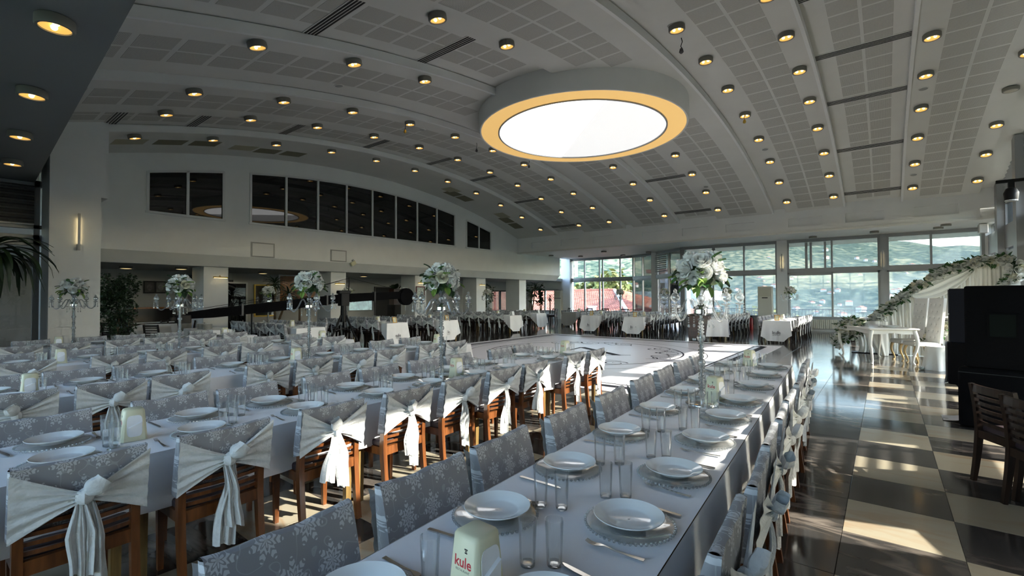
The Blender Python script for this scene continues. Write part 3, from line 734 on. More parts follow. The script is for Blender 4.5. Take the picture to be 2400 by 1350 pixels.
# small round speakers/sensors in the ceiling and hanging sockets
for c, (x, y, nm) in enumerate([(.79, 14.9, 'in the right lamp row'), (.79, 20.2, 'near the fascia in the right lamp row'), (-2.95, 16.8, 'between lamps beside the narrow groove'), (-9.2, 5.6, 'left of the skylight'), (-10.9, 9.4, 'among the lamps left of the skylight'), (-5.4, 19.0, 'behind the skylight'), (-3.0, 8.6, 'at the top edge right of the skylight')]):
    t = thing('ceiling_speaker', 'small flat grey round ceiling speaker ' + nm, 'ceiling speaker', (x, y, arc(y)), 0, 'small round ceiling speakers'); t.rotation_euler = (slope(y), 0, 0)
    obj('grille', MB().lathe([(.085, 0), (.085, -.012), (.07, -.016), (.003, -.016)], 20), M_GREY, t, smooth=True)
    obj('rim', MB().lathe([(.10, 0), (.10, -.010), (.084, -.014)], 20), M_CEIL, t, smooth=True)
for c, (x, y) in enumerate([(-3.05, 9.2), (-2.95, 14.0), (-10.7, 8.6), (-10.6, 11.5), (-10.2, 13.9)]):
    t = thing('hanging_wire', ['coil of wire dangling at the top of the picture', 'brass socket hanging right of the skylight', 'brass socket hanging left of the skylight', 'black cable end hanging left of the skylight', 'bare wire hanging below the skylight rim'][c], 'wire', (x, y, arc(y)), 0, 'hanging ceiling wires')
    obj('wire', MB().tube([(0, 0, 0), (.02, 0, -.08), (-.015, .01, -.16), (.02, 0, -.22)], .008, 6), M_BLACK, t)
    obj('socket', MB().lathe([(.012, -.2), (.03, -.22), (.045, -.28), (.02, -.31)], 12, cap=True), M_GOLD if c in (1, 2) else M_DGREY, t, smooth=True)
# ================================================================== furniture and tableware
TZ = .75
# ---- banquet chair (front is +y, backrest at -y)
def sty(z):     # backrest line: y as a function of height
    return -.185 - .05 * max(0, (z - .44) / .4) ** 1.6 if z > .44 else -.185 - .05 * ((.44 - z) / .44) ** 1.5
def stile(x): return MB().bar([(x, sty(z), z) for z in (0, .12, .25, .36, .44, .55, .66, .76, .835)], .036, [.030, .036, .042, .046, .046, .042, .038, .034, .030])
def slat_mb(z, h, th, bow=.022):
    mb = MB(); n = 6; vs = []
    for i in range(n + 1):
        x = -.19 + .38 * i / n; y = -bow * (1 - (x / .19) ** 2)
        vs += [(x, y - th / 2, -h / 2), (x, y + th / 2, -h / 2), (x, y + th / 2, h / 2), (x, y - th / 2, h / 2)]
    fs = [(0, 1, 2, 3), tuple(range(4 * n + 3, 4 * n - 1, -1))]
    for i in range(n):
        for k in range(4):
            l = (k + 1) % 4; fs.append((4 * i + k, 4 * i + l, 4 * i + 4 + l, 4 * i + 4 + k))
    return mb.add(vs, fs)
def seat_frame_mb():
    return MB().box(-.205, .205, .165, .195, .375, .435).box(-.205, .205, -.205, -.175, .375, .44).box(-.215, -.185, -.18, .17, .375, .435).box(.185, .215, -.18, .17, .375, .435)
CW = .238
def zbot(x, lop): return .672 - .125 * (abs(x) / CW) ** 1.15 + lop * x / CW
def cover_mb(seed, bow=True):
    rr = random.Random(seed); lop = rr.uniform(-.02, .02); mb = MB(); nx = 25
    def topz(x): return .852 + .012 * (abs(x) / CW) ** 3 + .003 * sin(x * 25 + seed)
    def front(u, v):
        x = (u - .5) * 2 * CW; z = topz(x) - v * (topz(x) - .545)
        return (x, sty(z) + .036 + .004 * sin(x * 30 + v * 4 + seed) * v - .018 * (1 - v) ** 3, z)
    def backf(u, v):
        x = (u - .5) * 2 * CW
        zb = zbot(x, lop) if bow else .56
        z = topz(x) - v * (topz(x) - zb)
        return (x, sty(z) - .034 - .003 * sin(x * 40 + seed) - (.012 * v * (1 - (x / CW) ** 2) if bow else 0) + .016 * (1 - v) ** 3, z)
    mb.grid(front, nx, 8); mb.grid(backf, nx, 8)
    mb.grid(lambda u, v: tuple(Vector(front(u, 0)).lerp(Vector(backf(u, 0)), v) + Vector((0, 0, .007 * sin(pi * v)))), nx, 4)
    for e in (0.0, 1.0):
        s = -1 if e == 0 else 1
        def side(u, v):
            a = Vector(front(e, v)); b = Vector(backf(e, v)); p = a.lerp(b, u); p.x += s * .006 * sin(pi * u); return tuple(p)
        mb.grid(side, 4, 8)
    return mb, lop
def wing_mb(s, lop, seed):
    mb = MB(); rr = random.Random(seed); ph = rr.uniform(0, 6)
    def f(u, v):           # u from knot to side, v across the fan
        spread = .028 + u ** 1.1 * .115
        zc = .688 + .018 * u + lop * .4 * s * u
        z = zc + (v - .5) * 2 * spread - .02 * u * (v < .5)
        x = s * (.018 + u * (CW - .012))
        pl = .011 * sin(v * 27 + ph + u) * (1.1 - .75 * u)
        y = sty(z) - .052 - .022 * (1 - u) + pl
        return (x, y, z)
    mb.grid(f, 9, 31)
    return mb
def tail_mb(s, length, wd, seed):
    rr = random.Random(seed); ph = rr.uniform(0, 6); lean = rr.uniform(-.06, .06)
    def f(u, v):
        w_ = wd * (.35 + .65 * min(1, v * 2.2)) * (1 - .12 * sin(v * 5 + ph))
        x = s * .016 + lean * v + (u - .5) * w_ * 2 + .003 * sin(v * 6 + ph)
        z = .668 - length * v - (.035 * u + .006 * sin(u * 9 + ph)) * (v > .95)
        y = sty(.67) - .070 - .03 * sin(pi * min(1, v * 1.6)) * .6 + .010 * sin(u * 15 + ph + v * .8) * min(1, .35 + v) + .004 * sin(u * 37 + v) + (.012 if s > 0 else 0)
        return (x, y, z)
    return MB().grid(f, 21, 14)
def knot_mb(seed):
    rr = random.Random(seed); mb = MB(); y0 = sty(.68) - .078
    def f(u, v):
        a = u * 2 * pi; b = (v - .5) * pi; r = .034 * (1 + .12 * sin(a * 5 + seed) * cos(b)); return (r * cos(b) * cos(a) * .95, y0 + r * cos(b) * sin(a) * .85, .688 + r * 1.15 * sin(b))
    mb.grid(f, 14, 9, wrap=True)
    return mb
def loop_mb(seed):
    rr = random.Random(seed); s = rr.choice((-1, 1)); y0 = sty(.7) - .085; tilt = rr.uniform(.2, .9)
    def f(u, v):
        a = u * 2 * pi; t = v
        r = .012 + .034 * sin(pi * min(.8, t) / 1.05) ** .8 * (1 + .16 * sin(a * 4 + seed))
        L = .085 * t; cx = s * L * sin(tilt); cz = .70 + L * cos(tilt)
        return (cx + r * cos(a) * cos(tilt), y0 - .01 - .025 * t + r * sin(a) * .7, cz - s * r * cos(a) * sin(tilt))
    return MB().grid(f, 12, 8, wrap=True)
legm = mesh(MB().add([(-.020, -.020, .43), (.020, -.020, .43), (.020, .020, .43), (-.020, .020, .43), (-.014, -.014, 0), (.014, -.014, 0), (.014, .014, 0), (-.014, .014, 0)], [(0, 1, 2, 3), (7, 6, 5, 4), (0, 4, 5, 1), (1, 5, 6, 2), (2, 6, 7, 3), (3, 7, 4, 0)]), M_WOOD, 'leg')
stl = [mesh(stile(s * .207), M_WOOD, 'rear_leg', True) for s in (-1, 1)]
slm_ = mesh(slat_mb(0, .019, .014), M_WOOD, 'slat'); railm = mesh(slat_mb(0, .055, .022, .004), M_WOOD, 'top_rail'); sfm = mesh(seat_frame_mb(), M_WOOD, 'seat_frame')
seatm = [mesh(MB().rbox(-.208, .208, -.168, .212, .435, .482, .014), m_, 'seat') for m_ in (M_SEATV, M_SEATB)]
def chair_proto(kind, seed):
    t = thing('banquet_chair', 'x', 'chair', group='lace covered banquet chairs')
    link('seat', seatm[0], t); link('seat_frame', sfm, t)
    for s in (-1, 1): link('front_leg', legm, t, (s * .185, .178, 0))
    for q in (0, 1): link('rear_leg', stl[q], t)
    for z in (.470, .511, .552, .593, .634, .675, .716): link('slat', slm_, t, (0, sty(z), z))
    link('top_rail', railm, t, (0, sty(.80), .80))
    cm, lop = cover_mb(seed)
    link('lace_cover', mesh(cm, M_LACE, 'lace_cover', True), t)
    sh = link('sash', mesh(knot_mb(seed), M_SASH, 'sash', True), t)
    for s in (-1, 1): link('sash_wing', mesh(wing_mb(s, lop, seed + s), M_SASH, 'sash_wing', True), sh)
    link('sash_loop', mesh(loop_mb(seed), M_SASH, 'sash_loop', True), sh)
    rr = random.Random(seed)
    link('sash_tail', mesh(tail_mb(-1, rr.uniform(.30, .36), .048, seed), M_SASH, 'sash_tail', True), sh)
    link('sash_tail', mesh(tail_mb(1, rr.uniform(.36, .45), .052, seed + 9), M_SASH, 'sash_tail', True), sh)
    return t
CH = [chair_proto(0, s) for s in (3, 11, 23, 31)]
def far_chair_proto(seed, lacec=True, wd=None):
    t = thing('banquet_chair', 'x', 'chair', group='chairs at the far tables')
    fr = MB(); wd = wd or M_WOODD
    for s in (-1, 1):
        fr.bar([(s * .207, sty(z), z) for z in (0, .25, .44, .66, .835)], .036, .038); fr.cbox((s * .185, .178, .215), (.036, .036, .43))
    for z in (.53, .60, .67, .74):
        sm = slat_mb(z, .026, .016); fr.add([(a, b + sty(z), c + z) for a, b, c in sm.v], sm.f)
    sm = slat_mb(.8, .055, .022, .004); fr.add([(a, b + sty(.8), c + .8) for a, b, c in sm.v], sm.f)
    sf = seat_frame_mb(); fr.add(sf.v, sf.f)
    link('chair_frame', mesh(fr, wd, 'chair_frame'), t); link('seat', seatm[0], t)
    if lacec:
        cm, lop = cover_mb(seed); link('lace_cover', mesh(cm, M_LACE, 'lace_cover', True), t)
        sb = MB()
        for m_ in (knot_mb(seed), wing_mb(-1, lop, seed), wing_mb(1, lop, seed + 1), tail_mb(1, .42, .05, seed)): sb.add(m_.v, m_.f)
        link('sash', mesh(sb, M_SASH, 'sash', True), t)
    return t
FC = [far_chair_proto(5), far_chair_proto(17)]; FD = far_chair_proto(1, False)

# ---- tables and cloths
def table_proto(L, W):
    t = thing('banquet_table', 'x', 'table', group='banquet tables under the white cloths')
    link('table_top', mesh(MB().rbox(-W / 2, W / 2, -L / 2, L / 2, .705, .74, .006), M_TLEG, 'table_top'), t)
    lm = mesh(MB().cbox((0, 0, .355), (.042, .042, .71), taper=1.25), M_TLEG, 'leg')
    for sx in (-1, 1):
        for sy in (-1, 1): link('leg', lm, t, (sx * (W / 2 - .05), sy * (L / 2 - .05), 0))
    return t
def cloth_mb(L, W, drop, ed0=None, ed1=None, seed=0, amp=.010, folds=7.0):
    """cloth over a table L (y) by W (x); ed0/ed1: drop at the -y/+y ends"""
    ed0 = ed0 or drop; ed1 = ed1 or drop; rr = random.Random(seed); mb = MB(); a, b = W / 2 + .006, L / 2 + .006; r = .02
    per = []
    def edge(p, q, dr, n, nx, ny):
        for i in range(n): t_ = i / n; per.append((p[0] + (q[0] - p[0]) * t_, p[1] + (q[1] - p[1]) * t_, dr, nx, ny))
    nl = max(6, int(L / .07)); nw = max(6, int(W / .06))
    edge((-a, -b), (a, -b), ed0, nw, 0, -1); edge((a, -b), (a, b), drop, nl, 1, 0); edge((a, b), (-a, b), ed1, nw, 0, 1); edge((-a, b), (-a, -b), drop, nl, -1, 0)
    n = len(per); ph = rr.uniform(0, 6); s_ = 0; vs = []; ring_n = 7
    drs = [p[2] for p in per]; sm = [sum(drs[(i + k) % n] for k in range(-2, 3)) / 5 for i in range(n)]
    for j in range(ring_n):
        v = j / (ring_n - 1)
        for i, (x, y, dr, nx, ny) in enumerate(per):
            q = per[(i - 1) % n]; corner = (q[3], q[4]) != (nx, ny)
            ox, oy = (nx, ny) if not corner else ((nx + q[3]) * .75, (ny + q[4]) * .75)
            s_ = x * 1.0 + y * 1.3
            d = sm[i]; out = .004 + (.05 * d * v) + amp * v * (sin(s_ * folds * 2 + ph) + .6 * sin(s_ * folds * 5.3 + ph * 2)) * (d / .3) ** .6
            if corner: out += .05 * v * (d / .4)
            z = TZ - .004 * (j > 0) - d * v + (.008 * sin(s_ * 5 + ph) * (v > .9))
            vs.append((x + ox * out, y + oy * out, z if j else TZ))
    fs = []
    for j in range(ring_n - 1):
        for i in range(n):
            k = (i + 1) % n; fs.append((j * n + i, j * n + k, j * n + n + k, j * n + n + i))
    mb.add(vs, fs)
    nx_, ny_ = 9, max(8, int(L / .12))
    mb.grid(lambda u, v: (-a + 2 * a * u, -b + 2 * b * v, TZ + (.0012 * sin(u * 9 + v * L * 8 + ph) + .0008 * sin(u * 23 - v * L * 13)) * (0 < u < 1) * (0 < v < 1)), nx_, ny_)
    return mb

# ---- tableware prototypes
def plate_t():
    t = thing('dinner_plate', 'x', 'plate', group='white dinner plates')
    link('plate_body', mesh(MB().lathe([(.004, .010), (.075, .010), (.083, .014), (.092, .020), (.122, .031), (.1265, .0335), (.128, .032), (.126, .029), (.095, .014), (.07, .004), (.066, .0), (.058, .0), (.055, .004), (.004, .004)], 40), M_PORC, 'plate_body', True), t)
    return t
def charger_t():
    t = thing('glass_charger', 'x', 'charger plate', group='beaded glass charger plates')
    link('charger_body', mesh(MB().lathe([(.004, .007), (.10, .007), (.112, .012), (.158, .016), (.160, .014), (.158, .012), (.112, .007), (.10, .002), (.004, .002)], 40), glass_thin('charger glass', (.97, .97, .96), .05, haze=.14, hcol=(.9, .9, .88), fr=.45), 'charger_body', True), t)
    bm_ = MB()
    for k in range(56): a = 2 * pi * k / 56; bm_.ball((.161 * cos(a), .161 * sin(a), .0135), .0062, 6, 4)
    link('bead_rim', mesh(bm_, M_CRYST, 'bead_rim', True), t)
    return t
def tumbler_mb(): return MB().lathe([(.001, .0), (.023, .0), (.0245, .003), (.0295, .142), (.0297, .145), (.0285, .145), (.0235, .014), (.001, .011)], 20)
tumb_me = mesh(tumbler_mb(), M_GLASS, 'tumbler', True)
tumb_base = mesh(MB().lathe([(.0008, .0015), (.0222, .0015), (.0232, .004), (.0226, .0105), (.0008, .0095)], 16), M_CRYST, 'glass_base', True)
def tumbler_t():
    t = thing('tumbler', 'x', 'glass', group='clear tall tumblers'); link('glass_wall', tumb_me, t); link('glass_base', tumb_base, t); return t
def flat_path(pts, ws, th, zc):
    vs = []; n_ = len(pts)
    for (x, y, z), w_ in zip(pts, ws): vs += [(x - w_ / 2, y, z + zc), (x + w_ / 2, y, z + zc), (x + w_ / 2, y, z + zc + th), (x - w_ / 2, y, z + zc + th)]
    fs = [(0, 1, 2, 3), tuple(range(4 * n_ - 1, 4 * n_ - 5, -1))]
    for i in range(n_ - 1):
        for k in range(4): l = (k + 1) % 4; fs.append((4 * i + k, 4 * i + l, 4 * i + 4 + l, 4 * i + 4 + k))
    return vs, fs
def fork_mb():
    mb = MB(); mb.add(*flat_path([(0, -.10, .004), (0, -.06, .003), (0, 0, .004), (0, .035, .008), (0, .055, .006), (0, .07, .003)], [.016, .013, .007, .006, .018, .021], .003, 0))
    for k in range(4): mb.add(*flat_path([(-.0078 + .0052 * k, .07, .003), (-.0078 + .0052 * k, .09, .005), (-.0078 + .0052 * k, .105, .011)], [.0034, .003, .0018], .002, 0))
    return mb
def knife_mb(): return MB().add(*flat_path([(0, -.11, .002), (0, -.10, .002), (0, -.02, .002), (0, -.012, .002), (0, .06, .002), (.002, .10, .002), (.005, .115, .002)], [.013, .017, .014, .017, .018, .014, .004], .005, 0))
fork_me = mesh(fork_mb(), M_STEEL, 'fork', True); knife_me = mesh(knife_mb(), M_STEEL, 'knife', True)
def single(name, me, label, cat, group, loc, rz):
    o = link(name, me, None, loc, (0, 0, rz)); return tag(o, label, cat, group)
def dispenser_t():
    t = thing('napkin_dispenser', 'x', 'napkin holder', group='cream napkin dispensers')
    h, b, tp = .185, .062, .048
    body = MB(); vs = []
    for z, r_, c_ in ((0, b, .012), (.01, b, .012), (h - .012, tp + .002, .012), (h - .003, tp - .003, .012), (h, tp - .008, .010)):
        for x, y in ((-1, -1), (1, -1), (1, 1), (-1, 1)):
            for k in ((0, 1) if (x * y > 0) else (1, 0)):
                vs.append((x * (r_ - (c_ if k else 0)), y * (r_ - (0 if k else c_)), z))
    fs = [tuple(range(7, -1, -1)), tuple(range(32, 40))]
    for k in range(4):
        for i in range(8): j = (i + 1) % 8; fs.append((k * 8 + i, k * 8 + j, k * 8 + 8 + j, k * 8 + 8 + i))
    body.add(vs, fs); link('dispenser_body', mesh(body, M_CREAM, 'dispenser_body', True), t)
    sl = (b - tp) / h; an = math.atan(sl)
    for s in (-1, 1):       # oval opening with napkins on two faces
        op = MB().prism([(.037 * math.copysign(abs(cos(a)) ** .45, cos(a)), .088 + .062 * math.copysign(abs(sin(a)) ** .5, sin(a))) for a in [2 * pi * (k + .5) / 28 for k in range(28)]], -.003, .003, 'y')
        o = link('napkin', mesh(op, M_PAPER, 'napkin'), t, (0, s * (b - .0005), 0), (s * an, 0, 0))
        tn = MB().add([(-.030, 0, .085), (.032, 0, .112), (.032, s * .010, .108), (-.030, s * .012, .080), (-.028, s * .008, .034), (.032, s * .008, .040)], [(0, 1, 2, 3), (3, 2, 5, 4)])
        link('napkin_fold', mesh(tn, M_PAPER, 'napkin_fold'), t, (0, s * (b - .006), 0))
    for s in (-1, 1):       # printed logo on the other two faces
        lg = thing('logo_print', '', ''); del lg['label'], lg['category']; lg.parent = t
        rz = pi / 2 * s
        for txt, sz, zz, m_, bo in (('kule', .040, .098, M_RED, .0008), ('RESTAURANT', .0088, .086, M_BLACKP, 0)):
            o = link('lettering', text_mesh(txt, sz, m_, bo, .0004), t); o.rotation_euler = (pi / 2 - an, 0, rz)
            rr_ = b - zz * sl + .0006; o.location = (s * rr_, 0, zz)
        bpy.data.objects.remove(lg)
        tw = MB().box(.006, .0155, -.0012, .0012, .137, .141).box(.0075, .014, -.0012, .0012, .1425, .145).box(.005, .0165, -.0012, .0012, .1465, .150)
        o = link('tower_print', mesh(tw, M_BLACKP, 'tower_print'), t, (s * (b - .0 - .14 * sl + .0002), 0, 0), (0, 0, rz))
    return t
PL, CG, TB, ND = plate_t(), charger_t(), tumbler_t(), dispenser_t()

# ---- flowers
def rose_mb(r=.05, seed=0):
    mb = MB(); rr = random.Random(seed)
    for L, (n_, r1, zt, op) in enumerate(((3, .30, 1.0, .1), (4, .52, .92, .25), (5, .78, .74, .5), (6, 1.0, .48, .85))):
        for k in range(n_):
            a0 = 2 * pi * (k + .5 * (L % 2)) / n_ + rr.uniform(-.15, .15); hw = pi / n_ * 1.25
            def f(u, v):
                a = a0 + (u - .5) * 2 * hw; e = 1 - .25 * abs(2 * u - 1) ** 2.5
                rad_ = r * r1 * (.25 + .75 * sin(v * pi / 2)) * (1 + .22 * op * v ** 3); z = r * (-.45 + (zt + .45) * v * e - .18 * op * v ** 4)
                return (rad_ * cos(a), rad_ * sin(a), z)
            mb.grid(f, 5, 5)
    mb.ball((0, 0, r * .35), r * .28, 6, 4)
    return mb
rose_me = [mesh(rose_mb(.05, s), m_, 'rose', True) for s, m_ in ((1, M_ROSE), (2, M_ROSE), (3, M_ROSEC))]
def leaf_mb(l=.09, w_=.035): return MB().grid(lambda u, v: ((u - .5) * 2 * w_ * sin(pi * min(.98, v * .93 + .05)) ** .8, l * v, .012 * sin(pi * v) - .01 * abs(2 * u - 1) * -1), 3, 6)
leaf_me = [mesh(leaf_mb(.10, .026), m_, 'leaf', True) for m_ in (M_LEAF, M_LEAFD, M_LEAFY)]
def put_dir(name, me, parent, p, d, spin=0.0, sc=1.0):
    q = Vector(d).to_track_quat('Z', 'Y')
    o = link(name, me, parent, p); o.rotation_mode = 'QUATERNION'; o.rotation_quaternion = q @ Matrix.Rotation(spin, 3, 'Z').to_quaternion(); o.scale = (sc,) * 3
    return o
def put_leaf(parent, me, p, d, sc=1.0, name='leaf'):
    q = Vector(d).to_track_quat('Y', 'Z'); o = link(name, me, parent, p); o.rotation_mode = 'QUATERNION'; o.rotation_quaternion = q; o.scale = (sc,) * 3
    return o
def bouquet_t(seed, n_=19, rad_=.135):
    t = thing('rose_bouquet', 'x', 'flowers', group='white rose bouquets on the candelabra'); rr = random.Random(seed)
    for k in range(n_):
        zf = 1 - (k + .5) / n_ * 1.35; a = k * 2.39996 + rr.uniform(-.2, .2); s = math.sqrt(max(0, 1 - zf * zf))
        d = Vector((s * cos(a), s * sin(a), zf)); r_ = rad_ * rr.uniform(.88, 1.12)
        put_dir('rose', rose_me[rr.choice((0, 0, 1, 2))], t, d * r_ + Vector((0, 0, .02)), d, rr.uniform(0, 6), rr.uniform(1.1, 1.4))
    for k in range(34):
        a = rr.uniform(0, 2 * pi); zf = rr.uniform(-.75, .75); s = math.sqrt(1 - zf * zf); d = Vector((s * cos(a), s * sin(a), zf))
        put_leaf(t, leaf_me[rr.choice((0, 0, 1, 2))], d * rad_ * rr.uniform(.85, 1.08) + Vector((0, 0, .01)), d + Vector((rr.uniform(-.5, .5), rr.uniform(-.5, .5), rr.uniform(-.7, .3))), rr.uniform(.8, 1.35))
    link('stem_core', mesh(MB().ball((0, 0, 0), rad_ * .72, 12, 8), M_LEAF, 'stem_core', True), t)
    return t
BQ = [bouquet_t(4), bouquet_t(9)]
# ---- crystal candelabra
def candelabra_t(seed=0):
    t = thing('candelabra', 'x', 'candelabra', group='crystal candelabra on the tables')
    link('base', mesh(MB().lathe([(.002, .022), (.10, .022), (.118, .018), (.124, .010), (.124, .002), (.12, 0), (.002, 0)], 36), M_CHROME, 'base', True), t)
    st = [(.024, .022), (.012, .04)]
    link('stem', mesh(MB().tube([(0, 0, .02), (0, 0, .72)], .0105, 10), M_CHROME, 'stem', True), t)
    bd = [mesh(MB().lathe([(.012, -h / 2), (r_ * .8, -h * .32), (r_, 0), (r_ * .8, h * .32), (.012, h / 2)], 12), M_CRYST, 'crystal_bead', True) for r_, h in ((.032, .062), (.025, .022), (.021, .030))]
    z = .055; k = 0
    for big in (1, 0, 0, 2, 0, 2, 0, 0, 1, 2, 0, 0, 2, 0, 1, 0, 0, 0, 2, 0, 1):
        q = 0 if big == 1 else 2 if big == 2 else 1; h = (.062, .022, .030)[q]
        if z + h > .70: break
        link('crystal_bead', bd[q], t, (0, 0, z + h / 2)); z += h + .001
    link('tray', mesh(MB().lathe([(.002, .70), (.095, .695), (.10, .702), (.05, .71), (.048, .74), (.056, .745), (.05, .76), (.02, .785), (.002, .79)], 32), M_CHROME, 'tray', True), t)
    link('crystal_bead', bd[0], t, (0, 0, .82)); link('neck', mesh(MB().lathe([(.012, .84), (.02, .86), (.045, .91), (.055, .93), (.04, .93), (.002, .88)], 16), M_CRYST, 'neck', True), t)
    arm = mesh(MB().tube([(.045 + .245 * u, 0, .745 + (.075 * sin(pi * min(1, u / .42)) if u < .42 else -.085 * sin(pi * (u - .42) / .58 * .80) + .02 * max(0, (u - .8) / .2))) for u in [k / 18 for k in range(19)]] + [(.293, 0, .74), (.294, 0, .775)], .0082, 8), M_CRYST, 'arm', True)
    cup = mesh(MB().lathe([(.006, 0), (.03, .012), (.034, .018), (.012, .018), (.010, .03)], 16), M_CRYST, 'candle_cup', True)
    glb = mesh(MB().lathe([(.01, .03), (.03, .045), (.034, .065), (.024, .09), (.010, .10), (.014, .115), (.003, .13)], 14), M_CRYST, 'glass_globe', True)
    dr = MB()
    for k in range(3): dr.ball((0, 0, -.02 - .018 * k), .0065, 6, 4)
    dr.ball((0, 0, -.085), .010, 6, 4, 1.5); dr = mesh(dr, M_CRYST, 'pendant', True)
    for k in range(5):
        a = 2 * pi * k / 5 + .3
        ar = link('arm', arm, t, (0, 0, 0), (0, 0, a)); x, y = .294 * cos(a), .294 * sin(a)
        link('candle_cup', cup, t, (x, y, .772)); link('glass_globe', glb, t, (x, y, .772))
        for j in range(3): b_ = a + j * 2.1; link('pendant', dr, t, (x + .03 * cos(b_), y + .03 * sin(b_), .785))
        link('pendant', dr, t, (.092 * cos(a + .6), .092 * sin(a + .6), .695))
    return t
CD = candelabra_t()

# ---- the five long rows in front
ROWN = {'A': 'nearest', 'B': 'second', 'C': 'third', 'D': 'fourth', 'E': 'fifth'}
#        centre x at y=0, tilt, y range, chair lines (right y list, left y list)
ROW = {'A': (-.87, .065, (-.45, 6.55), [.45, 1.02, 1.62, 2.2, 2.8, 3.4, 4.0, 4.75, 5.45, 6.15], [.15, .77, 1.39, 1.97, 2.66, 3.38, 4.12, 4.77, 5.45, 6.1]),
       'B': (-3.52, .040, (-.7, 6.3), [-.2, .47, 1.08, 1.77, 2.42, 3.05, 3.72, 4.28, 5.20, 5.80], [-.15, .5, 1.21, 1.75, 2.48, 3.09, 3.75, 4.33, 5.2, 5.8]),
       'C': (-5.90, .050, (-.2, 6.1), [.45, 1.03, 1.57, 2.40, 2.95, 3.58, 4.14, 4.88, 5.5], [.4, 1.04, 1.6, 2.37, 3.0, 3.65, 4.25, 4.95, 5.6]),
       'D': (-8.36, .075, (.1, 5.4), [.75, 1.55, 2.12, 2.81, 3.38, 4.2, 4.8], [.8, 1.5, 2.15, 2.8, 3.45, 4.2, 4.8]),
       'E': (-11.0, .10, (.5, 4.7), [.92, 1.5, 2.2, 2.75, 3.5, 4.12], [1.3, 2.1, 2.7, 3.4, 4.0])}
def rpos(k, s, t_):
    c, ti = ROW[k][0], ROW[k][1]; return (c - ti * s + t_, s + ti * t_)
def wobble(s): return R.uniform(-s, s)
nc = 0
for k, (cx, ti, (y0, y1), RY, LYY) in ROW.items():
    nm = ROWN[k]; th = math.atan(ti); Wd = .80; L = y1 - y0
    units = max(3, round(L / 1.36)); ul = L / units
    tp = table_proto(ul - .012, Wd)
    for q in range(units):
        p = rpos(k, y0 + ul * (q + .5), 0); dup(tp, (*p, 0), th, 'wooden table under the cloth of the %s long row, %s unit from the camera' % (nm, ORD[q]), 'banquet tables under the white cloths')
    hide_proto(tp)
    p = rpos(k, (y0 + y1) / 2, 0)
    o = obj('tablecloth', cloth_mb(L, Wd, .31, seed=ord(k)), M_CLOTH, None, (*p, 0), (0, 0, th), True); tag(o, 'white cloth over the %s long table row from the camera' % nm, 'tablecloth', 'white cloths on the long rows')
    for side, ys in ((1, RY), (-1, LYY)):
        sn = 'right' if side > 0 else 'left'; off = .575 if k != 'A' or side < 0 else .545
        for q, s in enumerate(ys):
            p = rpos(k, s, side * (off - .21) + wobble(.012)); rz = th + (pi / 2 if side > 0 else -pi / 2) + wobble(.05)
            dup(CH[nc % 4], (*p, 0), rz, '%s lace covered chair from the camera on the %s side of the %s row' % (ORD[q], sn, nm), 'lace covered banquet chairs'); nc += 1
            # place setting
            pp = rpos(k, s + wobble(.02), side * .225); z = TZ + .002
            pl_ = '%s %s-side place from the camera, %s row' % (ORD[q], sn, nm)
            dup(CG, (*pp, z), R.uniform(0, 6), 'beaded glass charger at the ' + pl_, 'beaded glass charger plates')
            dup(PL, (pp[0] + wobble(.008), pp[1] + wobble(.008), z + .0165), 0, 'white dinner plate at the ' + pl_, 'white dinner plates')
            # cutlery: knife on the sitter's right, fork on the left
            rzc = th + (pi / 2 if side > 0 else -pi / 2)
            kp = rpos(k, s + side * .205 + wobble(.015), side * .255); single('knife', knife_me, 'table knife beside the ' + pl_, 'knife', 'table knives', (*kp, z), rzc + wobble(.2))
            fp = rpos(k, s - side * .20 + wobble(.015), side * .25); single('fork', fork_me, 'table fork beside the ' + pl_, 'fork', 'table forks', (*fp, z), rzc + wobble(.2))
            for g in range(2):
                tpz = rpos(k, s + .215 + wobble(.02) + .04 * (g - .5), side * (.09 - .005 * g) + (g - .5) * .075)
                dup(TB, (*tpz, z), R.uniform(0, 6), '%s clear tumbler behind the ' % ('left', 'right')[g] + pl_, 'clear tall tumblers')
# dispensers and candelabra of the rows (x, y, turn)
for q, (x, y, rz, lb) in enumerate([(-.925, 1.0, .62, 'at the bottom of the picture'), (-1.10, 4.06, .1, 'behind the nearest candelabra'), (-1.30, 6.28, .15, 'at the far end of the nearest row'),
                       (-3.55, .81, .5, 'at the camera end of the second row'), (-3.64, 3.62, .35, 'behind the candelabra of the second row'), (-3.75, 6.0, .3, 'at the far end of the second row'),
                       (-5.92, .62, .55, 'at the camera end of the third row'), (-6.05, 3.08, .4, 'beside the candelabra of the third row'), (-6.2, 5.7, .4, 'at the far end of the third row'),
                       (-8.42, 1.16, .5, 'at the camera end of the fourth row'), (-8.7, 4.95, .4, 'at the far end of the fourth row'), (-11.1, 1.5, .5, 'by the candelabra of the fifth row'), (-11.4, 4.2, .4, 'at the far end of the fifth row')]):
    dup(ND, (x, y, TZ + .002), pi / 2 - .12 + (rz - .45) * .5, 'cream napkin dispenser ' + lb, 'cream napkin dispensers')
CANDS = [(-1.13, 3.80, 'nearest'), (-3.63, 3.39, 'second'), (-6.02, 3.24, 'third'), (-8.5, 2.50, 'fourth'), (-11.12, 1.69, 'fifth')]
for q, (x, y, nm) in enumerate(CANDS):
    dup(CD, (x, y, TZ + .002), R.uniform(0, 1.2), 'tall crystal candelabra with beaded stem on the %s long row' % nm, 'crystal candelabra on the tables')
    dup(BQ[q % 2], (x, y, TZ + 1.0), R.uniform(0, 6), 'round bouquet of white roses on the candelabra of the %s row' % nm, 'white rose bouquets on the candelabra')
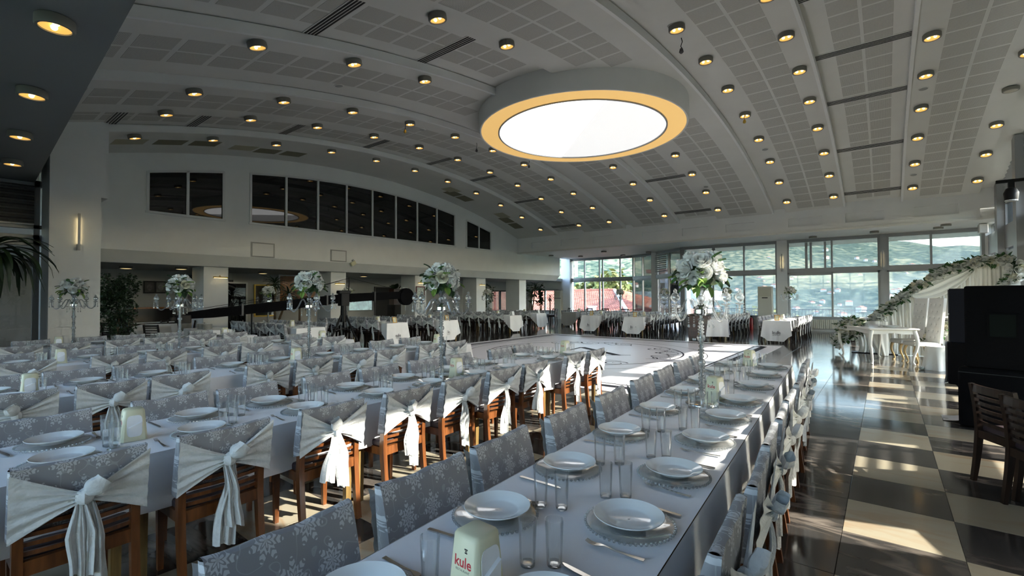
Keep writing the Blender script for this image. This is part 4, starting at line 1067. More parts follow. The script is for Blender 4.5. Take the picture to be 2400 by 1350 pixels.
# ================================================================== far tables
far_tables = []
def card(x, y, z, rz, label, gold=True):
    t = thing('table_card', label, 'table card', (x, y, z), rz, 'table cards at the table ends')
    a = .22
    fr = MB()
    for b in ((-.075, -.055, 0, .19), (.055, .075, 0, .19), (-.055, .055, 0, .02), (-.055, .055, .17, .19)): fr.box(b[0], b[1], -.008, .008, b[2], b[3])
    obj('frame', fr, mat('orange frame', (.62, .33, .05), .4) if gold else M_ALUW, t, rot=(-a, 0, 0))
    obj('card', MB().box(-.055, .055, -.004, .004, .02, .17), M_CREAM if gold else M_PAPER, t, rot=(-a, 0, 0))
    obj('prop', MB().bar([(0, .07, 0), (0, .04, .13)], .02, .004), M_DGREY, t)
kule_me = text_mesh('kule', .15, mat('grey embroidery', (.16, .16, .18), .8), .002, .0006)
kule2_me = text_mesh('RESTAURANT', .045, MATS['grey embroidery'], 0, .0006)
def far_table(cx, cy, L, along_x, end_sign, nm, nchair, logo, clothmat=None, dark=False, cand=None, cardkind=1):
    """end_sign: which local y end hangs long (faces the dance floor)"""
    rz = -pi / 2 if along_x else 0.0; W = .80
    tp = table_proto(L / 2 - .01, W); ca, sa = cos(rz), sin(rz)
    def P(lx, ly): return (cx + lx * ca - ly * sa, cy + lx * sa + ly * ca)
    for q in (-1, 1): dup(tp, (*P(0, q * L / 4), 0), rz, '%s half of the table under the cloth %s' % ('dance floor' if q == end_sign else 'outer', nm), 'banquet tables under the white cloths')
    hide_proto(tp)
    o = obj('tablecloth', cloth_mb(L, W, .34, .68 if end_sign < 0 else .34, .68 if end_sign > 0 else .34, seed=int(cx * 7 + cy), amp=.014), clothmat or M_CLOTH, None, (cx, cy, 0), (0, 0, rz), True)
    tag(o, '%s cloth with a long end drop on the table %s' % ('grey' if clothmat else 'white', nm), 'tablecloth', 'cloths on the far tables')
    if logo:
        for me, z in ((kule_me, .30), (kule2_me, .25)):
            l = link('embroidery', me, o, (0, end_sign * (L / 2 + .035), z), (pi / 2 - .03, 0, 0 if end_sign < 0 else pi))
    for side in (-1, 1):
        for q in range(nchair):
            ly = end_sign * (L / 2 - .45 - q * .60); lx = side * (.575 - .21)
            sn = ('near' if side > 0 else 'back') if along_x else ('right' if side > 0 else 'left')
            pr = FD if dark else FC[(q + (side > 0)) % 2]
            dup(pr, (*P(lx, ly), 0), rz + (pi / 2 if side > 0 else -pi / 2) + wobble(.05), '%s chair from the dance floor, %s side, table %s' % (ORD[q], sn, nm), 'chairs at the far tables')
            pp = P(side * .22, ly)
            if not dark:
                dup(PL, (*pp, TZ + .002), 0, 'dinner plate at the %s %s place of the table %s' % (ORD[q], sn, nm), 'white dinner plates')
                if q % 2 == 0:
                    for g in (0, 1):
                        dup(TB, (*P(side * (.07 + .05 * g), ly + .22 + .06 * g), TZ + .002), 0, '%s tumbler by the %s %s place, table %s' % (('inner', 'outer')[g], ORD[q], sn, nm), 'clear tall tumblers')
    if cardkind:
        cp = P(0, end_sign * (L / 2 - .12)); card(*cp, TZ + .002, pi / 2 if along_x else 0, '%s stand-up card on the end of the table %s' % ('gold framed' if cardkind == 1 else 'white', nm), cardkind == 1)
    dp = P(.03, end_sign * (L / 2 - 1.0)); dup(ND, (*dp, TZ + .002), pi / 2 + R.uniform(-.3, .3), 'cream napkin dispenser on the table ' + nm, 'cream napkin dispensers')
    if cand is not None:
        p = P(0, cand); dup(CD, (*p, TZ + .002), R.uniform(0, 1), 'crystal candelabra on the table ' + nm, 'crystal candelabra on the tables'); dup(BQ[int(cy) % 2], (*p, TZ + 1.0), R.uniform(0, 6), 'white rose bouquet on the candelabra of the table ' + nm, 'white rose bouquets on the candelabra')
far_table(-14.4, 6.75, 3.9, True, 1, 'before the first gallery pier', 6, False, cand=-.6, cardkind=0)
far_table(-14.35, 9.65, 3.9, True, 1, 'behind the crane tripod', 6, True, cand=-.9)
far_table(-14.1, 11.75, 3.9, True, 1, 'left of the dance floor corner', 6, True, cand=-.5)
far_table(-14.75, 16.4, 3.9, True, 1, 'by the third gallery pier', 6, False, cand=.3, cardkind=2)
far_table(-15.2, 19.3, 3.5, True, 1, 'by the fourth gallery pier', 5, False, cand=None, cardkind=2)
far_table(-10.15, 20.5, 4.4, False, -1, 'before the bay window', 7, True, cand=.8)
far_table(-7.95, 20.1, 4.4, False, -1, 'before the angled window', 7, True, cand=1.2)
far_table(-5.25, 20.9, 4.2, False, -1, 'behind the red cabinet', 6, False, cand=.4, cardkind=0)
far_table(-2.87, 20.0, 4.2, False, -1, 'by the air conditioner', 6, True, cand=.9)
far_table(-13.0, 22.9, 3.4, False, -1, 'with the grey cloth', 5, False, clothmat=M_CLOTHG, dark=True, cardkind=0)
far_table(-.35, 21.3, 2.6, False, -1, 'behind the bridal garland', 3, False, cardkind=0)
# plain dark chairs along the bay window
for q, (x, y, rz) in enumerate([(-16.2, 22.3, 2.2), (-15.6, 23.6, 1.8), (-16.4, 24.6, 2.6), (-14.6, 26.0, 3.0), (-13.6, 26.3, 3.3), (-12.2, 26.0, 3.1), (-11.3, 25.2, 3.6), (-16.3, 26.2, 2.4)]):
    dup(FD, (x, y, 0), rz, '%s plain dark wooden chair from the left by the bay window' % ORD[q], 'dark chairs by the bay window')

# ================================================================== bridal corner
# arched backdrop: hoop with gathered curtain and rose garland
HOOP = [(-1.05, .05), (-.85, .36), (-.61, .61), (-.32, .86), (-.09, 1.04), (.18, 1.33), (.45, 1.61), (.75, 1.86), (1.04, 2.07), (1.32, 2.23), (1.64, 2.33), (1.94, 2.40), (2.23, 2.42), (2.45, 2.33)]
BY = 16.3
bd_ = thing('bridal_backdrop', 'white gathered curtain on a tall curved frame behind the bridal chairs', 'backdrop', (0, BY, 0))
obj('frame_hoop', MB().tube([(x, 0, z) for x, z in HOOP] + [(2.55, 0, 1.6), (2.6, 0, 0)], .022, 8), M_WHITEW, bd_, smooth=True)
def hoop_z(x):
    for (a, b), (c, d) in zip(HOOP, HOOP[1:]):
        if a <= x <= c: return b + (d - b) * (x - a) / (c - a)
    return HOOP[-1][1] if x > 2 else .05
def curt(u, v):
    x = -.62 + 3.15 * u; zt = hoop_z(x) - .03; sw = .05 * sin(u * 9)
    x2 = x + (sw + .16 * sin(pi * v) * (.5 - u)) * v
    return (x2, -.05 + .035 * sin(u * 118 + 1.5 * sin(v * 3)) * (.45 + .55 * v) + .02 * sin(u * 260), zt * (1 - v) + .005)
obj('curtain', MB().grid(curt, 150, 12), M_FELT, bd_, smooth=True)
obj('curtain_swag', MB().grid(lambda u, v: (.55 + 1.2 * u, -.11 - .03 * sin(v * 22), hoop_z(.55 + 1.2 * u) - .02 - (.12 + .42 * sin(pi * u) ** .8) * v), 24, 16), M_FELT, bd_, smooth=True)
obj('foot_bar', MB().box(-.75, .25, -.12, .25, 0, .02), M_BLACK, bd_)
def garland(name, label, pts, n_, spread, seed, scale=1.0, leaves=2.2):
    t = thing(name, label, 'garland', pts[0]); rr = random.Random(seed); o0 = Vector(pts[0]); P = [Vector(p) - o0 for p in pts]
    ln = [0]
    for a, b in zip(P, P[1:]): ln.append(ln[-1] + (b - a).length)
    def at(s):
        s *= ln[-1]
        for i in range(len(P) - 1):
            if s <= ln[i + 1]: return P[i].lerp(P[i + 1], (s - ln[i]) / (ln[i + 1] - ln[i]))
        return P[-1]
    for k in range(n_):
        p = at((k + rr.random()) / n_); d = Vector((rr.uniform(-1, 1), rr.uniform(-1.5, .25), rr.uniform(-.9, 1.1))).normalized()
        put_dir('rose', rose_me[rr.choice((0, 1, 0, 2))], t, p + d * spread * rr.uniform(.55, .95), d, rr.uniform(0, 6), scale * rr.uniform(1.25, 1.75))
    lm_ = MB(); lb = leaf_mb(.11, .034)
    for k in range(int(n_ * leaves * .95)):
        p = at(rr.random()); d = Vector((rr.uniform(-1, 1), rr.uniform(-1.2, .8), rr.uniform(-1, 1))).normalized()
        q = d.to_track_quat('Y', 'Z').to_matrix(); s_ = rr.uniform(.8, 1.5)
        lm_.add([tuple(p + d * spread * rr.uniform(.3, .9) * 0 + d * spread * .7 + q @ (Vector(v) * s_)) for v in lb.v], lb.f)
    o = obj('leaves', lm_, M_LEAF, t, smooth=True); o['kind'] = 'stuff'
    obj('core', MB().tube(P, spread * .45, 7), M_LEAFD, t, smooth=True)
garland('rose_garland', 'long white rose garland rising along the curved bridal backdrop', [(x, BY - .06, z + .02) for x, z in HOOP[1:]], 190, .115, 5)
garland('rose_garland', 'white rose cluster hanging at the right top of the backdrop', [(2.45, BY - .15, 2.3), (2.4, BY - .2, 2.0), (2.2, BY - .2, 1.72), (2.1, BY - .2, 1.62)], 26, .15, 8, 1.2)
garland('rose_garland', 'short white rose garland beside the small dj speaker', [(.72, 14.7, .45), (.80, 14.75, .52), (.95, 14.85, .72), (1.12, 14.95, .95)], 34, .12, 12, 1.1)
garland('rose_garland', 'white rose runner lying across the bridal table', [(-.98, 15.1, .70), (-.80, 14.9, .88), (-.6, 14.7, .90), (-.40, 14.55, .90)], 42, .085, 21)
garland('rose_garland', 'small rose bunch at the left foot of the backdrop', [(-1.12, 16.0, .25), (-1.0, 16.05, .42), (-.9, 16.1, .55)], 16, .10, 33)
# draped plinths
pt = thing('draped_plinth', 'white cloth draped plinth under the short garland', 'plinth', (.86, 13.5, 0))
obj('drape', MB().grid(lambda u, v: ((.20 + .03 * sin(u * 44) * v + .05 * v * v) * cos(2 * pi * u), (.20 + .03 * sin(u * 44) * v + .05 * v * v) * sin(2 * pi * u), .5 * (1 - v) + .002), 64, 8, wrap=True), M_FELT, pt, smooth=True)
obj('plinth_top', MB().lathe([(.002, .505), (.2, .503), (.202, .49)], 24), M_FELT, pt)
pt2 = thing('draped_curtain_foot', 'gathered white curtain bundle standing beside the bridal table', 'curtain', (-.30, 15.85, 0))
obj('drape', MB().grid(lambda u, v: ((.34 - .25 * v + .02 * sin(u * 50)) * cos(2 * pi * u) + .25 * v, (.16 + .015 * sin(u * 50)) * sin(2 * pi * u), .9 - .89 * v), 60, 10, wrap=True), M_FELT, pt2, smooth=True)
# bridal table with cabriole legs
def cab_leg(h, s=1.0, out=.06, r0=.038):
    pts = []; rs = []
    for k in range(13):
        t_ = k / 12; z = h * (1 - t_); d = out * (sin(pi * min(1, t_ * 1.45)) if t_ < .69 else -.55 * sin(pi * (t_ - .69) / .62)) + (.035 if t_ > .97 else 0)
        pts.append((d, 0, z)); rs.append(r0 * (1.25 - .75 * t_ ** .8) + (.012 if t_ > .93 else 0))
    return MB().tube(pts, rs, 10)
fA, fB, fC = Vector((-.34, 13.62)), Vector((.475, 13.99)), Vector((-.87, 15.17)); ctr = (fB + fC) / 2; ex = (fB - fA).normalized(); ang = math.atan2(ex.y, ex.x)
bt = thing('bridal_table', 'white lacquered bridal table with curved cabriole legs', 'table', (ctr.x, ctr.y, 0), ang)
lw, ll = .90, 1.62
obj('table_top', MB().rbox(-lw / 2 - .05, lw / 2 + .05, -ll / 2 - .05, ll / 2 + .05, .80, .835, .015), M_WHITEW, bt)
for a, b in (((-lw / 2 + .02, -ll / 2 + .02), (lw / 2 - .02, -ll / 2 + .02)), ((lw / 2 - .02, -ll / 2 + .02), (lw / 2 - .02, ll / 2 - .02)), ((lw / 2 - .02, ll / 2 - .02), (-lw / 2 + .02, ll / 2 - .02)), ((-lw / 2 + .02, ll / 2 - .02), (-lw / 2 + .02, -ll / 2 + .02))):
    m_ = MB(); a = Vector(a); b = Vector(b); e = (b - a); n_ = Vector((-e.y, e.x)).normalized() * .012; N = 14; top = [(a + e * (k / N), .80) for k in range(N + 1)]
    vs = []
    for k in range(N + 1):
        p = a + e * (k / N); zl = .715 - .035 * (abs(2 * k / N - 1) ** 3) + .012 * cos(4 * pi * k / N)
        vs += [(p.x - n_.x, p.y - n_.y, zl), (p.x + n_.x, p.y + n_.y, zl), (p.x + n_.x, p.y + n_.y, .80), (p.x - n_.x, p.y - n_.y, .80)]
    fs = [(0, 1, 2, 3), tuple(range(4 * N + 3, 4 * N - 1, -1))]
    for k in range(N):
        for j in range(4): l = (j + 1) % 4; fs.append((4 * k + j, 4 * k + l, 4 * k + 4 + l, 4 * k + 4 + j))
    obj('apron', m_.add(vs, fs), M_WHITEW, bt)
cl = mesh(cab_leg(.78), M_WHITEW, 'leg', True)
for sx in (-1, 1):
    for sy in (-1, 1): link('leg', cl, bt, (sx * (lw / 2 - .03), sy * (ll / 2 - .03), 0), (0, 0, math.atan2(sy, sx)))
pl2 = Vector((.10, 14.25)); dup(PL, (.10, 14.35, .837), 0, 'white plate on the bridal table', 'white dinner plates', (1.3, 1.3, 1.1))
dup(TB, (-.12, 14.3, .837), 0, 'left clear tumbler on the bridal table beside the roses', 'clear tall tumblers'); dup(TB, (-.03, 14.42, .837), 0, 'right clear tumbler on the bridal table beside the plate', 'clear tall tumblers')
# tufted bridal chairs
def bridal_chair(x, y, rz, label):
    t = thing('bridal_chair', label, 'chair', (x, y, 0), rz, 'tufted bridal chairs')
    obj('seat', MB().rbox(-.25, .25, -.24, .27, .42, .52, .03), M_WHITEL, t, smooth=True)
    def bk(u, v):
        X = (u - .5) * .50; z = .50 + 1.02 * v; tuft = 0
        for r_ in range(6):
            for c_ in range(3 if r_ % 2 else 2):
                cx = (c_ - (1 if r_ % 2 else .5)) * .16; cz = .62 + r_ * .15; tuft += math.exp(-((X - cx) ** 2 + (z - cz) ** 2) / .0011)
        return (X, -.20 - .10 * v + .03 * (1 - (2 * u - 1) ** 8) - .028 * min(1, tuft), z)
    bm_ = MB().grid(bk, 31, 49); bm_.grid(lambda u, v: ((u - .5) * .50, -.26 - .10 * v, .50 + 1.02 * v), 2, 2)
    bm_.grid(lambda u, v: ((.5 if v > .5 else -.5) * .5, (-.26 if True else 0) - .10 * u + (.06 if False else 0), .5 + 1.02 * u), 2, 2)
    for s in (-1, 1): bm_.add([(s * .25, -.20, .5), (s * .25, -.26, .5), (s * .25, -.36, 1.52), (s * .25, -.30, 1.52)], [(0, 1, 2, 3)])
    bm_.add([(-.25, -.30, 1.52), (.25, -.30, 1.52), (.25, -.36, 1.52), (-.25, -.36, 1.52)], [(0, 1, 2, 3)])
    b_ = obj('backrest', bm_, M_WHITEL, t, smooth=True)
    btn = mesh(MB().ball((0, 0, 0), .009, 8, 5), M_GREY, 'button', True)
    for r_ in range(6):
        for c_ in range(3 if r_ % 2 else 2):
            z = .62 + r_ * .15; link('button', btn, b_, ((c_ - (1 if r_ % 2 else .5)) * .16, -.20 - .10 * (z - .5) / 1.02 + .006, z))
    fl_ = mesh(cab_leg(.44, 1, .05, .028), M_OAK, 'front_leg', True)
    for s in (-1, 1): link('front_leg', fl_, t, (s * .19, .21, 0), (0, 0, pi / 2))
    for s in (-1, 1): obj('rear_leg', MB().bar([(s * .20, -.33, 0), (s * .20, -.22, .44)], .036, .036), M_OAK, t)
    return t
bridal_chair(.42, 15.05, pi / 2 + .45, 'left white tufted bridal chair with oak legs')
bridal_chair(.66, 14.42, pi / 2 + .45, 'right white tufted bridal chair with oak legs')
t = thing('fallen_flower', 'small white flower with leaves lying on the checkered floor', 'flower', (.60, 13.35, .0))
link('rose', rose_me[0], t, (0, 0, .03), (.5, 0, 0))
for a in (0, 1.3, 2.6, 4.0, 5.2): put_leaf(t, leaf_me[0], (0, 0, .012), (cos(a), sin(a), .1), .7)

# ================================================================== sound gear on the right
ca = rad(-16)
def rbx(mb, x0, x1, y0, y1, z0, z1, r=.02): return mb.rbox(x0, x1, y0, y1, z0, z1, r)
t = thing('subwoofer', 'large black covered bass speaker standing on the floor at right', 'speaker', (.69, 7.92, 0), ca)
obj('cabinet', rbx(MB(), -.01, 1.15, 0, .80, 0, .72, .03), M_BLACKF, t, smooth=True)
obj('cover_seam', MB().box(0, 1.14, -.006, .004, .655, .665), M_BLACK, t)
t = thing('main_speaker', 'tall black covered loudspeaker stacked on the bass speaker', 'speaker', (.75, 7.93, .72), ca)
obj('cabinet', rbx(MB(), 0, 1.05, .01, .72, 0, .985, .02), M_BLACKF, t, smooth=True)
pn = MB()
for b in ((.20, .22, .37, .66), (.44, .46, .37, .66), (.22, .44, .37, .385), (.22, .44, .645, .66)): pn.box(b[0], b[1], -.004, .03, b[2], b[3])
obj('handle_rim', pn, M_BLACKF, t); obj('handle_plate', MB().box(.22, .44, .004, .03, .385, .645), mat('handle recess', (.006, .009, .008), .8, spec=.1), t)
t = thing('satellite_speaker', 'smaller black loudspeaker with mesh grille beside the bridal curtain', 'speaker', (.90, 11.6, .74), rad(-22))
obj('cabinet', rbx(MB(), .0, .42, .0, .45, 0, .97, .015), mat('dark blue black cabinet', (.009, .010, .016), .7, spec=.15), t)
obj('grille', MB().box(-.02, .0, .03, .42, .02, .50), M_DGREY, t); obj('grille', MB().box(-.02, .0, .03, .42, .52, .95), M_DGREY, t); obj('badge', MB().box(-.026, -.02, .20, .225, .10, .14), M_CHROME, t)
t = thing('dj_stand', 'black cloth covered stand under the small loudspeaker', 'stand', (.88, 11.55, 0), rad(-22))
obj('cloth_box', rbx(MB(), -.01, .55, -.02, .60, 0, .74, .02), M_BLACKF, t)
bn = thing('dj_banner', 'white banner with red lettering hanging from the speaker stand', 'banner', (.86, 11.56, 0), rad(-22))
obj('banner_cloth', MB().grid(lambda u, v: (-.022 - .16 * max(0, (.18 - v)) ** 1.2 + .004 * sin(u * 9), .0 + .50 * u, .02 + .73 * v if v > .02 else .006), 12, 20), M_PAPER, bn, smooth=True)
for txt, z, sz in (('DJ LENA', .60, .10), ('MUSIC', .40, .10), ('MIYI 5', .22, .09)):
    me = text_mesh(txt, sz, M_RED, .003, .0006); o = link('lettering', me, bn, (-.032, .25, z), (pi / 2, 0, -pi / 2))
t = thing('white_cloth', 'white cloth hanging behind the black loudspeakers', 'cloth', (.96, 9.6, 0), rad(-20))
obj('cloth_sheet', MB().grid(lambda u, v: (.30 * u * (.75 + .25 * v) + .10 * (1 - v) * (1 - u) * -.4, .02 * sin(u * 16), .002 + .70 * v), 14, 10), M_CLOTH, t, smooth=True)
t = thing('white_cloth', 'corner of a white cloth lying on the floor beside the bass speaker', 'cloth', (.62, 8.25, 0))
obj('cloth_sheet', MB().grid(lambda u, v: (-.06 + .2 * u, -.12 + .3 * v, .006 + .03 * u * u + .01 * sin(v * 9)), 8, 8), M_CLOTH, t, smooth=True)
# plain dark chairs and a cloth table at the right edge
def plain_chair(x, y, rz, label):
    t = thing('dark_wood_chair', label, 'chair', (x, y, 0), rz, 'plain dark chairs at the right edge')
    link('seat', seatm[0], t); link('seat_frame', mesh(seat_frame_mb(), M_WOODD, 'seat_frame'), t)
    for s in (-1, 1):
        obj('rear_leg', stile(s * .207), M_WOODD, t, smooth=True); obj('front_leg', MB().cbox((s * .185, .178, .215), (.036, .036, .43)), M_WOODD, t)
    sl_ = mesh(slat_mb(0, .028, .016), M_WOODD, 'slat')
    for z in (.51, .565, .62, .675, .73): link('slat', sl_, t, (0, sty(z), z))
    link('top_rail', mesh(slat_mb(0, .065, .024), M_WOODD, 'top_rail'), t, (0, sty(.80), .80))
plain_chair(.88, 5.60, rad(-62), 'plain dark slatted chair in front of the black speakers')
plain_chair(.99, 5.08, rad(-66), 'second dark slatted chair cut off by the right picture edge')
t = thing('side_table', 'table under a white cloth cut off at the right edge', 'table', (1.62, 5.15, 0), rad(20))
obj('table_top', MB().rbox(-.4, .4, -.7, .7, .70, .735, .006), M_TLEG, t)
for sx in (-1, 1):
    for sy in (-1, 1): obj('leg', MB().cbox((sx * .35, sy * .65, .35), (.04, .04, .70)), M_TLEG, t)
o = obj('tablecloth', cloth_mb(1.4, .8, .70, seed=77), M_CLOTH, None, (1.62, 5.15, 0), (0, 0, rad(20)), True); tag(o, 'white cloth reaching the floor on the table at the right edge', 'tablecloth')

# ================================================================== far wall fittings
def sconce(loc, rz, label, h=.80):
    t = thing('wall_sconce', label, 'wall lamp', loc, rz, 'upright bar wall lamps')
    obj('bar', MB().rbox(-.022, .022, -.075, -.05, 0, h, .006), M_ALU, t); obj('light_strip', MB().box(-.014, .014, -.049, -.043, .06, h - .1), M_WARM, t)
    obj('bracket', MB().box(-.03, .03, -.07, 0, -.02, .12), M_ALU, t)
sconce((-14.0, 2.19, 2.67), pi / 2, 'vertical glowing bar lamp on the big left pier')
sconce((-3.72, YW - .15, 2.72), 0, 'vertical glowing bar lamp on the white pillar by the air conditioner')
sconce((-.06, YW - .15, 2.66), 0, 'vertical glowing bar lamp on the grey window post')
t = thing('air_conditioner', 'tall cream floor standing air conditioner by the far windows', 'air conditioner', (-4.40, 24.72, 0))
obj('cabinet', MB().rbox(-.30, .30, -.17, .17, 0, 2.02, .02), mat('ac plastic', (.66, .65, .58), .45), t)
obj('air_outlet', MB().box(-.26, .26, -.185, -.165, 1.55, 1.95), mat('ac panel', (.58, .57, .48), .5), t)
obj('display', MB().box(-.12, .12, -.19, -.17, 1.47, 1.51), M_BLACK, t)
for k in range(7): obj('louver', MB().box(-.27, .27, -.185, -.168, .12 + .065 * k, .15 + .065 * k), M_GREY, t)
t = thing('air_conditioner', 'cream floor standing air conditioner in the gallery corner', 'air conditioner', (-17.75, 27.6, 0))
obj('cabinet', MB().rbox(-.28, .28, -.17, .17, 0, 2.0, .02), MATS['ac plastic'], t); obj('display', MB().box(-.28, .28, -.19, -.17, 1.44, 1.48), M_BLACK, t); obj('air_outlet', MB().box(-.25, .25, -.182, -.165, 1.55, 1.92), MATS['ac panel'], t)
t = thing('fire_extinguisher', 'red fire extinguisher on the floor beside the air conditioner', 'fire extinguisher', (-5.0, 24.6, 0))
obj('cylinder', MB().lathe([(.002, 0), (.085, 0), (.09, .02), (.09, .46), (.06, .53), (.025, .55), (.02, .58), (.002, .58)], 20), mat('extinguisher red', (.25, .01, .015), .35), t, smooth=True)
obj('valve', MB().box(-.03, .03, -.02, .02, .57, .64).box(-.07, .05, -.012, .012, .62, .645), M_BLACK, t); obj('hose', MB().tube([(.03, 0, .6), (.11, 0, .5), (.11, 0, .2)], .012, 6), M_BLACK, t)
for q, (x0, x1, nm) in enumerate(((-2.75, -1.6, 'behind the table by the air conditioner'), (-1.45, -.3, 'behind the bridal garland'), (-7.9, -6.7, 'under the angled window'), (-6.5, -5.3, 'behind the red cabinet'))):
    t = thing('radiator', 'cream ribbed radiator under the far window, ' + nm, 'radiator', (x0, 24.86, .12), 0, 'radiators under the far windows')
    rb = mesh(MB().rbox(0, .062, -.05, .05, 0, .40, .01), mat('radiator enamel', (.66, .64, .54), .4), 'rib')
    for k in range(int((x1 - x0) / .075)): link('rib', rb, t, (.075 * k, 0, 0))
t = thing('wooden_cabinet', 'dark red wooden cabinet with drawers beyond the dance floor', 'cabinet', (-5.33, 17.75, 0), rad(8))
obj('body', MB().rbox(-.36, .36, -.2, .25, .06, .88, .01), M_REDWOOD, t); obj('top', MB().rbox(-.40, .40, -.24, .29, .88, .92, .01), M_REDWOOD, t)
for k in range(3): d_ = obj('drawer', MB().rbox(-.33, .33, -.215, -.19, .10 + .26 * k, .33 + .26 * k, .006), M_REDWOOD, t); obj('knob', MB().ball((0, -.23, .215 + .26 * k), .018, 8, 5), M_GOLD, d_)
for sx in (-1, 1):
    for sy in (-.15, .2): obj('foot', MB().cbox((sx * .32, sy, .03), (.06, .06, .06)), M_REDWOOD, t)
o = obj('tablecloth', cloth_mb(.9, .6, .6, seed=5), M_CLOTH, None, (-4.75, 18.0, .0), (0, 0, .2), True); tag(o, 'white cloth hanging over a small table right of the red cabinet', 'tablecloth')
t = thing('small_table', 'small table under a cloth right of the red cabinet', 'table', (-4.75, 18.0, 0), .2)
obj('table_top', MB().rbox(-.29, .29, -.44, .44, .71, .742, .005), M_TLEG, t)
for sx in (-1, 1):
    for sy in (-1, 1): obj('leg', MB().cbox((sx * .25, sy * .4, .355), (.04, .04, .71)), M_TLEG, t)
# wall speaker and moving head on the right wall
t = thing('wall_speaker', 'small white box speaker mounted at the top of the far right corner', 'speaker', (2.78, 23.6, 4.0))
obj('box', MB().rbox(-.12, .12, -.14, .14, -.2, .12, .02), M_ALUW, t); obj('grille', MB().box(-.13, -.115, -.11, .11, -.17, .09), M_GREY, t)
t = thing('stage_light', 'black stage light clamped high on the right wall', 'stage light', (2.62, 17.7, 4.35))
obj('arm', MB().box(-.28, .25, -.04, .04, .18, .26), M_BLACK, t); obj('yoke', MB().box(-.06, .06, -.05, .05, -.1, .2), M_BLACK, t); obj('head', MB().lathe([(.05, -.3), (.13, -.28), (.15, -.1), (.10, .02), (.04, .05)], 16, cap=True), M_BLACK, t, smooth=True)
obj('lens_ring', MB().lathe([(.10, -.30), (.125, -.31), (.125, -.28)], 16), M_ALUW, t)
# ================================================================== plants
def strap_leaf(L, w_, droop, n_=9):
    P = [(0.0, 0.0)]; 
    for k in range(n_ - 1):
        an = max(-1.38, .95 - droop * ((k + .5) / (n_ - 1)) ** .85); s_ = L / (n_ - 1)
        P.append((P[-1][0] + s_ * cos(an), P[-1][1] + s_ * sin(an)))
    def f(u, v):
        y, z = P[int(round(v * (n_ - 1)))]
        return ((u - .5) * 2 * w_ * (sin(pi * min(.985, .08 + v * .92)) ** .6), y, z + .012 * abs(2 * u - 1))
    return MB().grid(f, 3, n_)
def yucca(loc, h, n_, L, label, m_leaf, seed, parts=False, tilt=(0, 0), w_=.028, heads=None, pot=True):
    t = thing('yucca_plant', label, 'plant', loc); rr = random.Random(seed)
    heads = heads or [(0, 0, h)]
    ms = [mesh(strap_leaf(L, w_, d), m_leaf, 'leaf', True) for d in ((1.9, 2.4, 2.8, 3.3) if parts else (.9, 1.5, 2.1, 2.6))]
    for hx, hy, hz in heads:
        obj('trunk', MB().tube([(0, 0, 0), (hx * .3, hy * .3, hz * .4), (hx, hy, hz)], [.055, .045, .035], 8), M_TRUNK, t, smooth=True)
        jn = MB()
        for k in range(n_):
            a = k * 2.4 + rr.uniform(-.3, .3); q = k / n_
            rot = Matrix.Rotation(a, 4, 'Z') @ Matrix.Rotation(rr.uniform(-.25, .25), 4, 'X'); sc = rr.uniform(.75, 1.1)
            i = min(3, int(q * 4)); p = Vector((hx, hy, hz - .22 * q + .05))
            if parts:
                o = link('leaf', ms[i], t, p); o.rotation_euler = (rot.to_euler()); o.scale = (sc,) * 3
            else:
                b = ms[i]; jn.add([tuple(p + rot @ (v.co * sc)) for v in b.vertices], [tuple(f.vertices) for f in b.polygons])
        if not parts: obj('foliage', jn, m_leaf, t, smooth=True)['kind'] = 'stuff'
    if pot: obj('pot', MB().lathe([(.002, 0), (.15, 0), (.19, .28), (.20, .30), (.18, .30), (.16, .26), (.002, .26)], 20), M_DGREY, t, smooth=True)
    return t
def bush(loc, label, seed, rx, rz, zc, n_, leaf=.07, m_=None, trunk=True, cat='plant', name='ficus_tree'):
    t = thing(name, label, cat, loc); rr = random.Random(seed); lm_ = MB()
    cl_ = [(rr.uniform(-.55, .55) * rx, rr.uniform(-.55, .55) * rx, zc + rr.uniform(-.75, .8) * rz, rr.uniform(.32, .55)) for _ in range(16)]
    for k in range(n_):
        c = rr.choice(cl_); d = Vector((rr.gauss(0, 1), rr.gauss(0, 1), rr.gauss(0, 1))).normalized() * rr.uniform(.5, 1.0) ** .5
        p = Vector(c[:3]) + Vector((d.x * rx * c[3], d.y * rx * c[3], d.z * rz * c[3] * .8))
        a = Vector((rr.uniform(-1, 1), rr.uniform(-1, 1), rr.uniform(-1.2, .4))).normalized(); b = a.cross(Vector((rr.uniform(-1, 1), rr.uniform(-1, 1), 1))).normalized(); s = leaf * rr.uniform(.7, 1.3)
        lm_.add([p, p + a * s * .5 + b * s * .28, p + a * s, p + a * s * .5 - b * s * .28], [(0, 1, 2, 3)])
    obj('foliage', lm_, m_ or M_LEAFD, t)['kind'] = 'stuff'
    if trunk:
        for k in range(3):
            obj('trunk', MB().tube([(.04 * k - .04, 0, 0), (.06 * k - .06, .03, zc * .5), ((k - 1) * .22 * rx, .1 * rx, zc)], [.03, .024, .012], 7), M_TRUNK, t, smooth=True)
    return t
yucca((-13.3, .80, 0), 2.45, 70, 1.2, 'tall palm with long drooping dark leaves at the left edge', M_LEAFD, 3, parts=True, w_=.05)
ft = bush((-16.5, 3.36, 0), 'big dark ficus tree between the left pier and the gallery', 6, .62, 1.05, 1.28, 3400, .085)
obj('pot', MB().lathe([(.002, 0), (.2, 0), (.26, .36), (.27, .4), (.24, .4), (.002, .36)], 20), M_DGREY, ft, smooth=True)
yucca((-18.9, 8.75, 0), 2.35, 40, .55, 'tall dark yucca in the gallery behind the second bay', M_LEAFD, 5, heads=[(0, 0, 2.1), (.2, .45, 1.7)])
yucca((-18.6, 9.6, 0), 1.4, 26, .5, 'short dark yucca beside the gold framed mirror', M_LEAFD, 7)
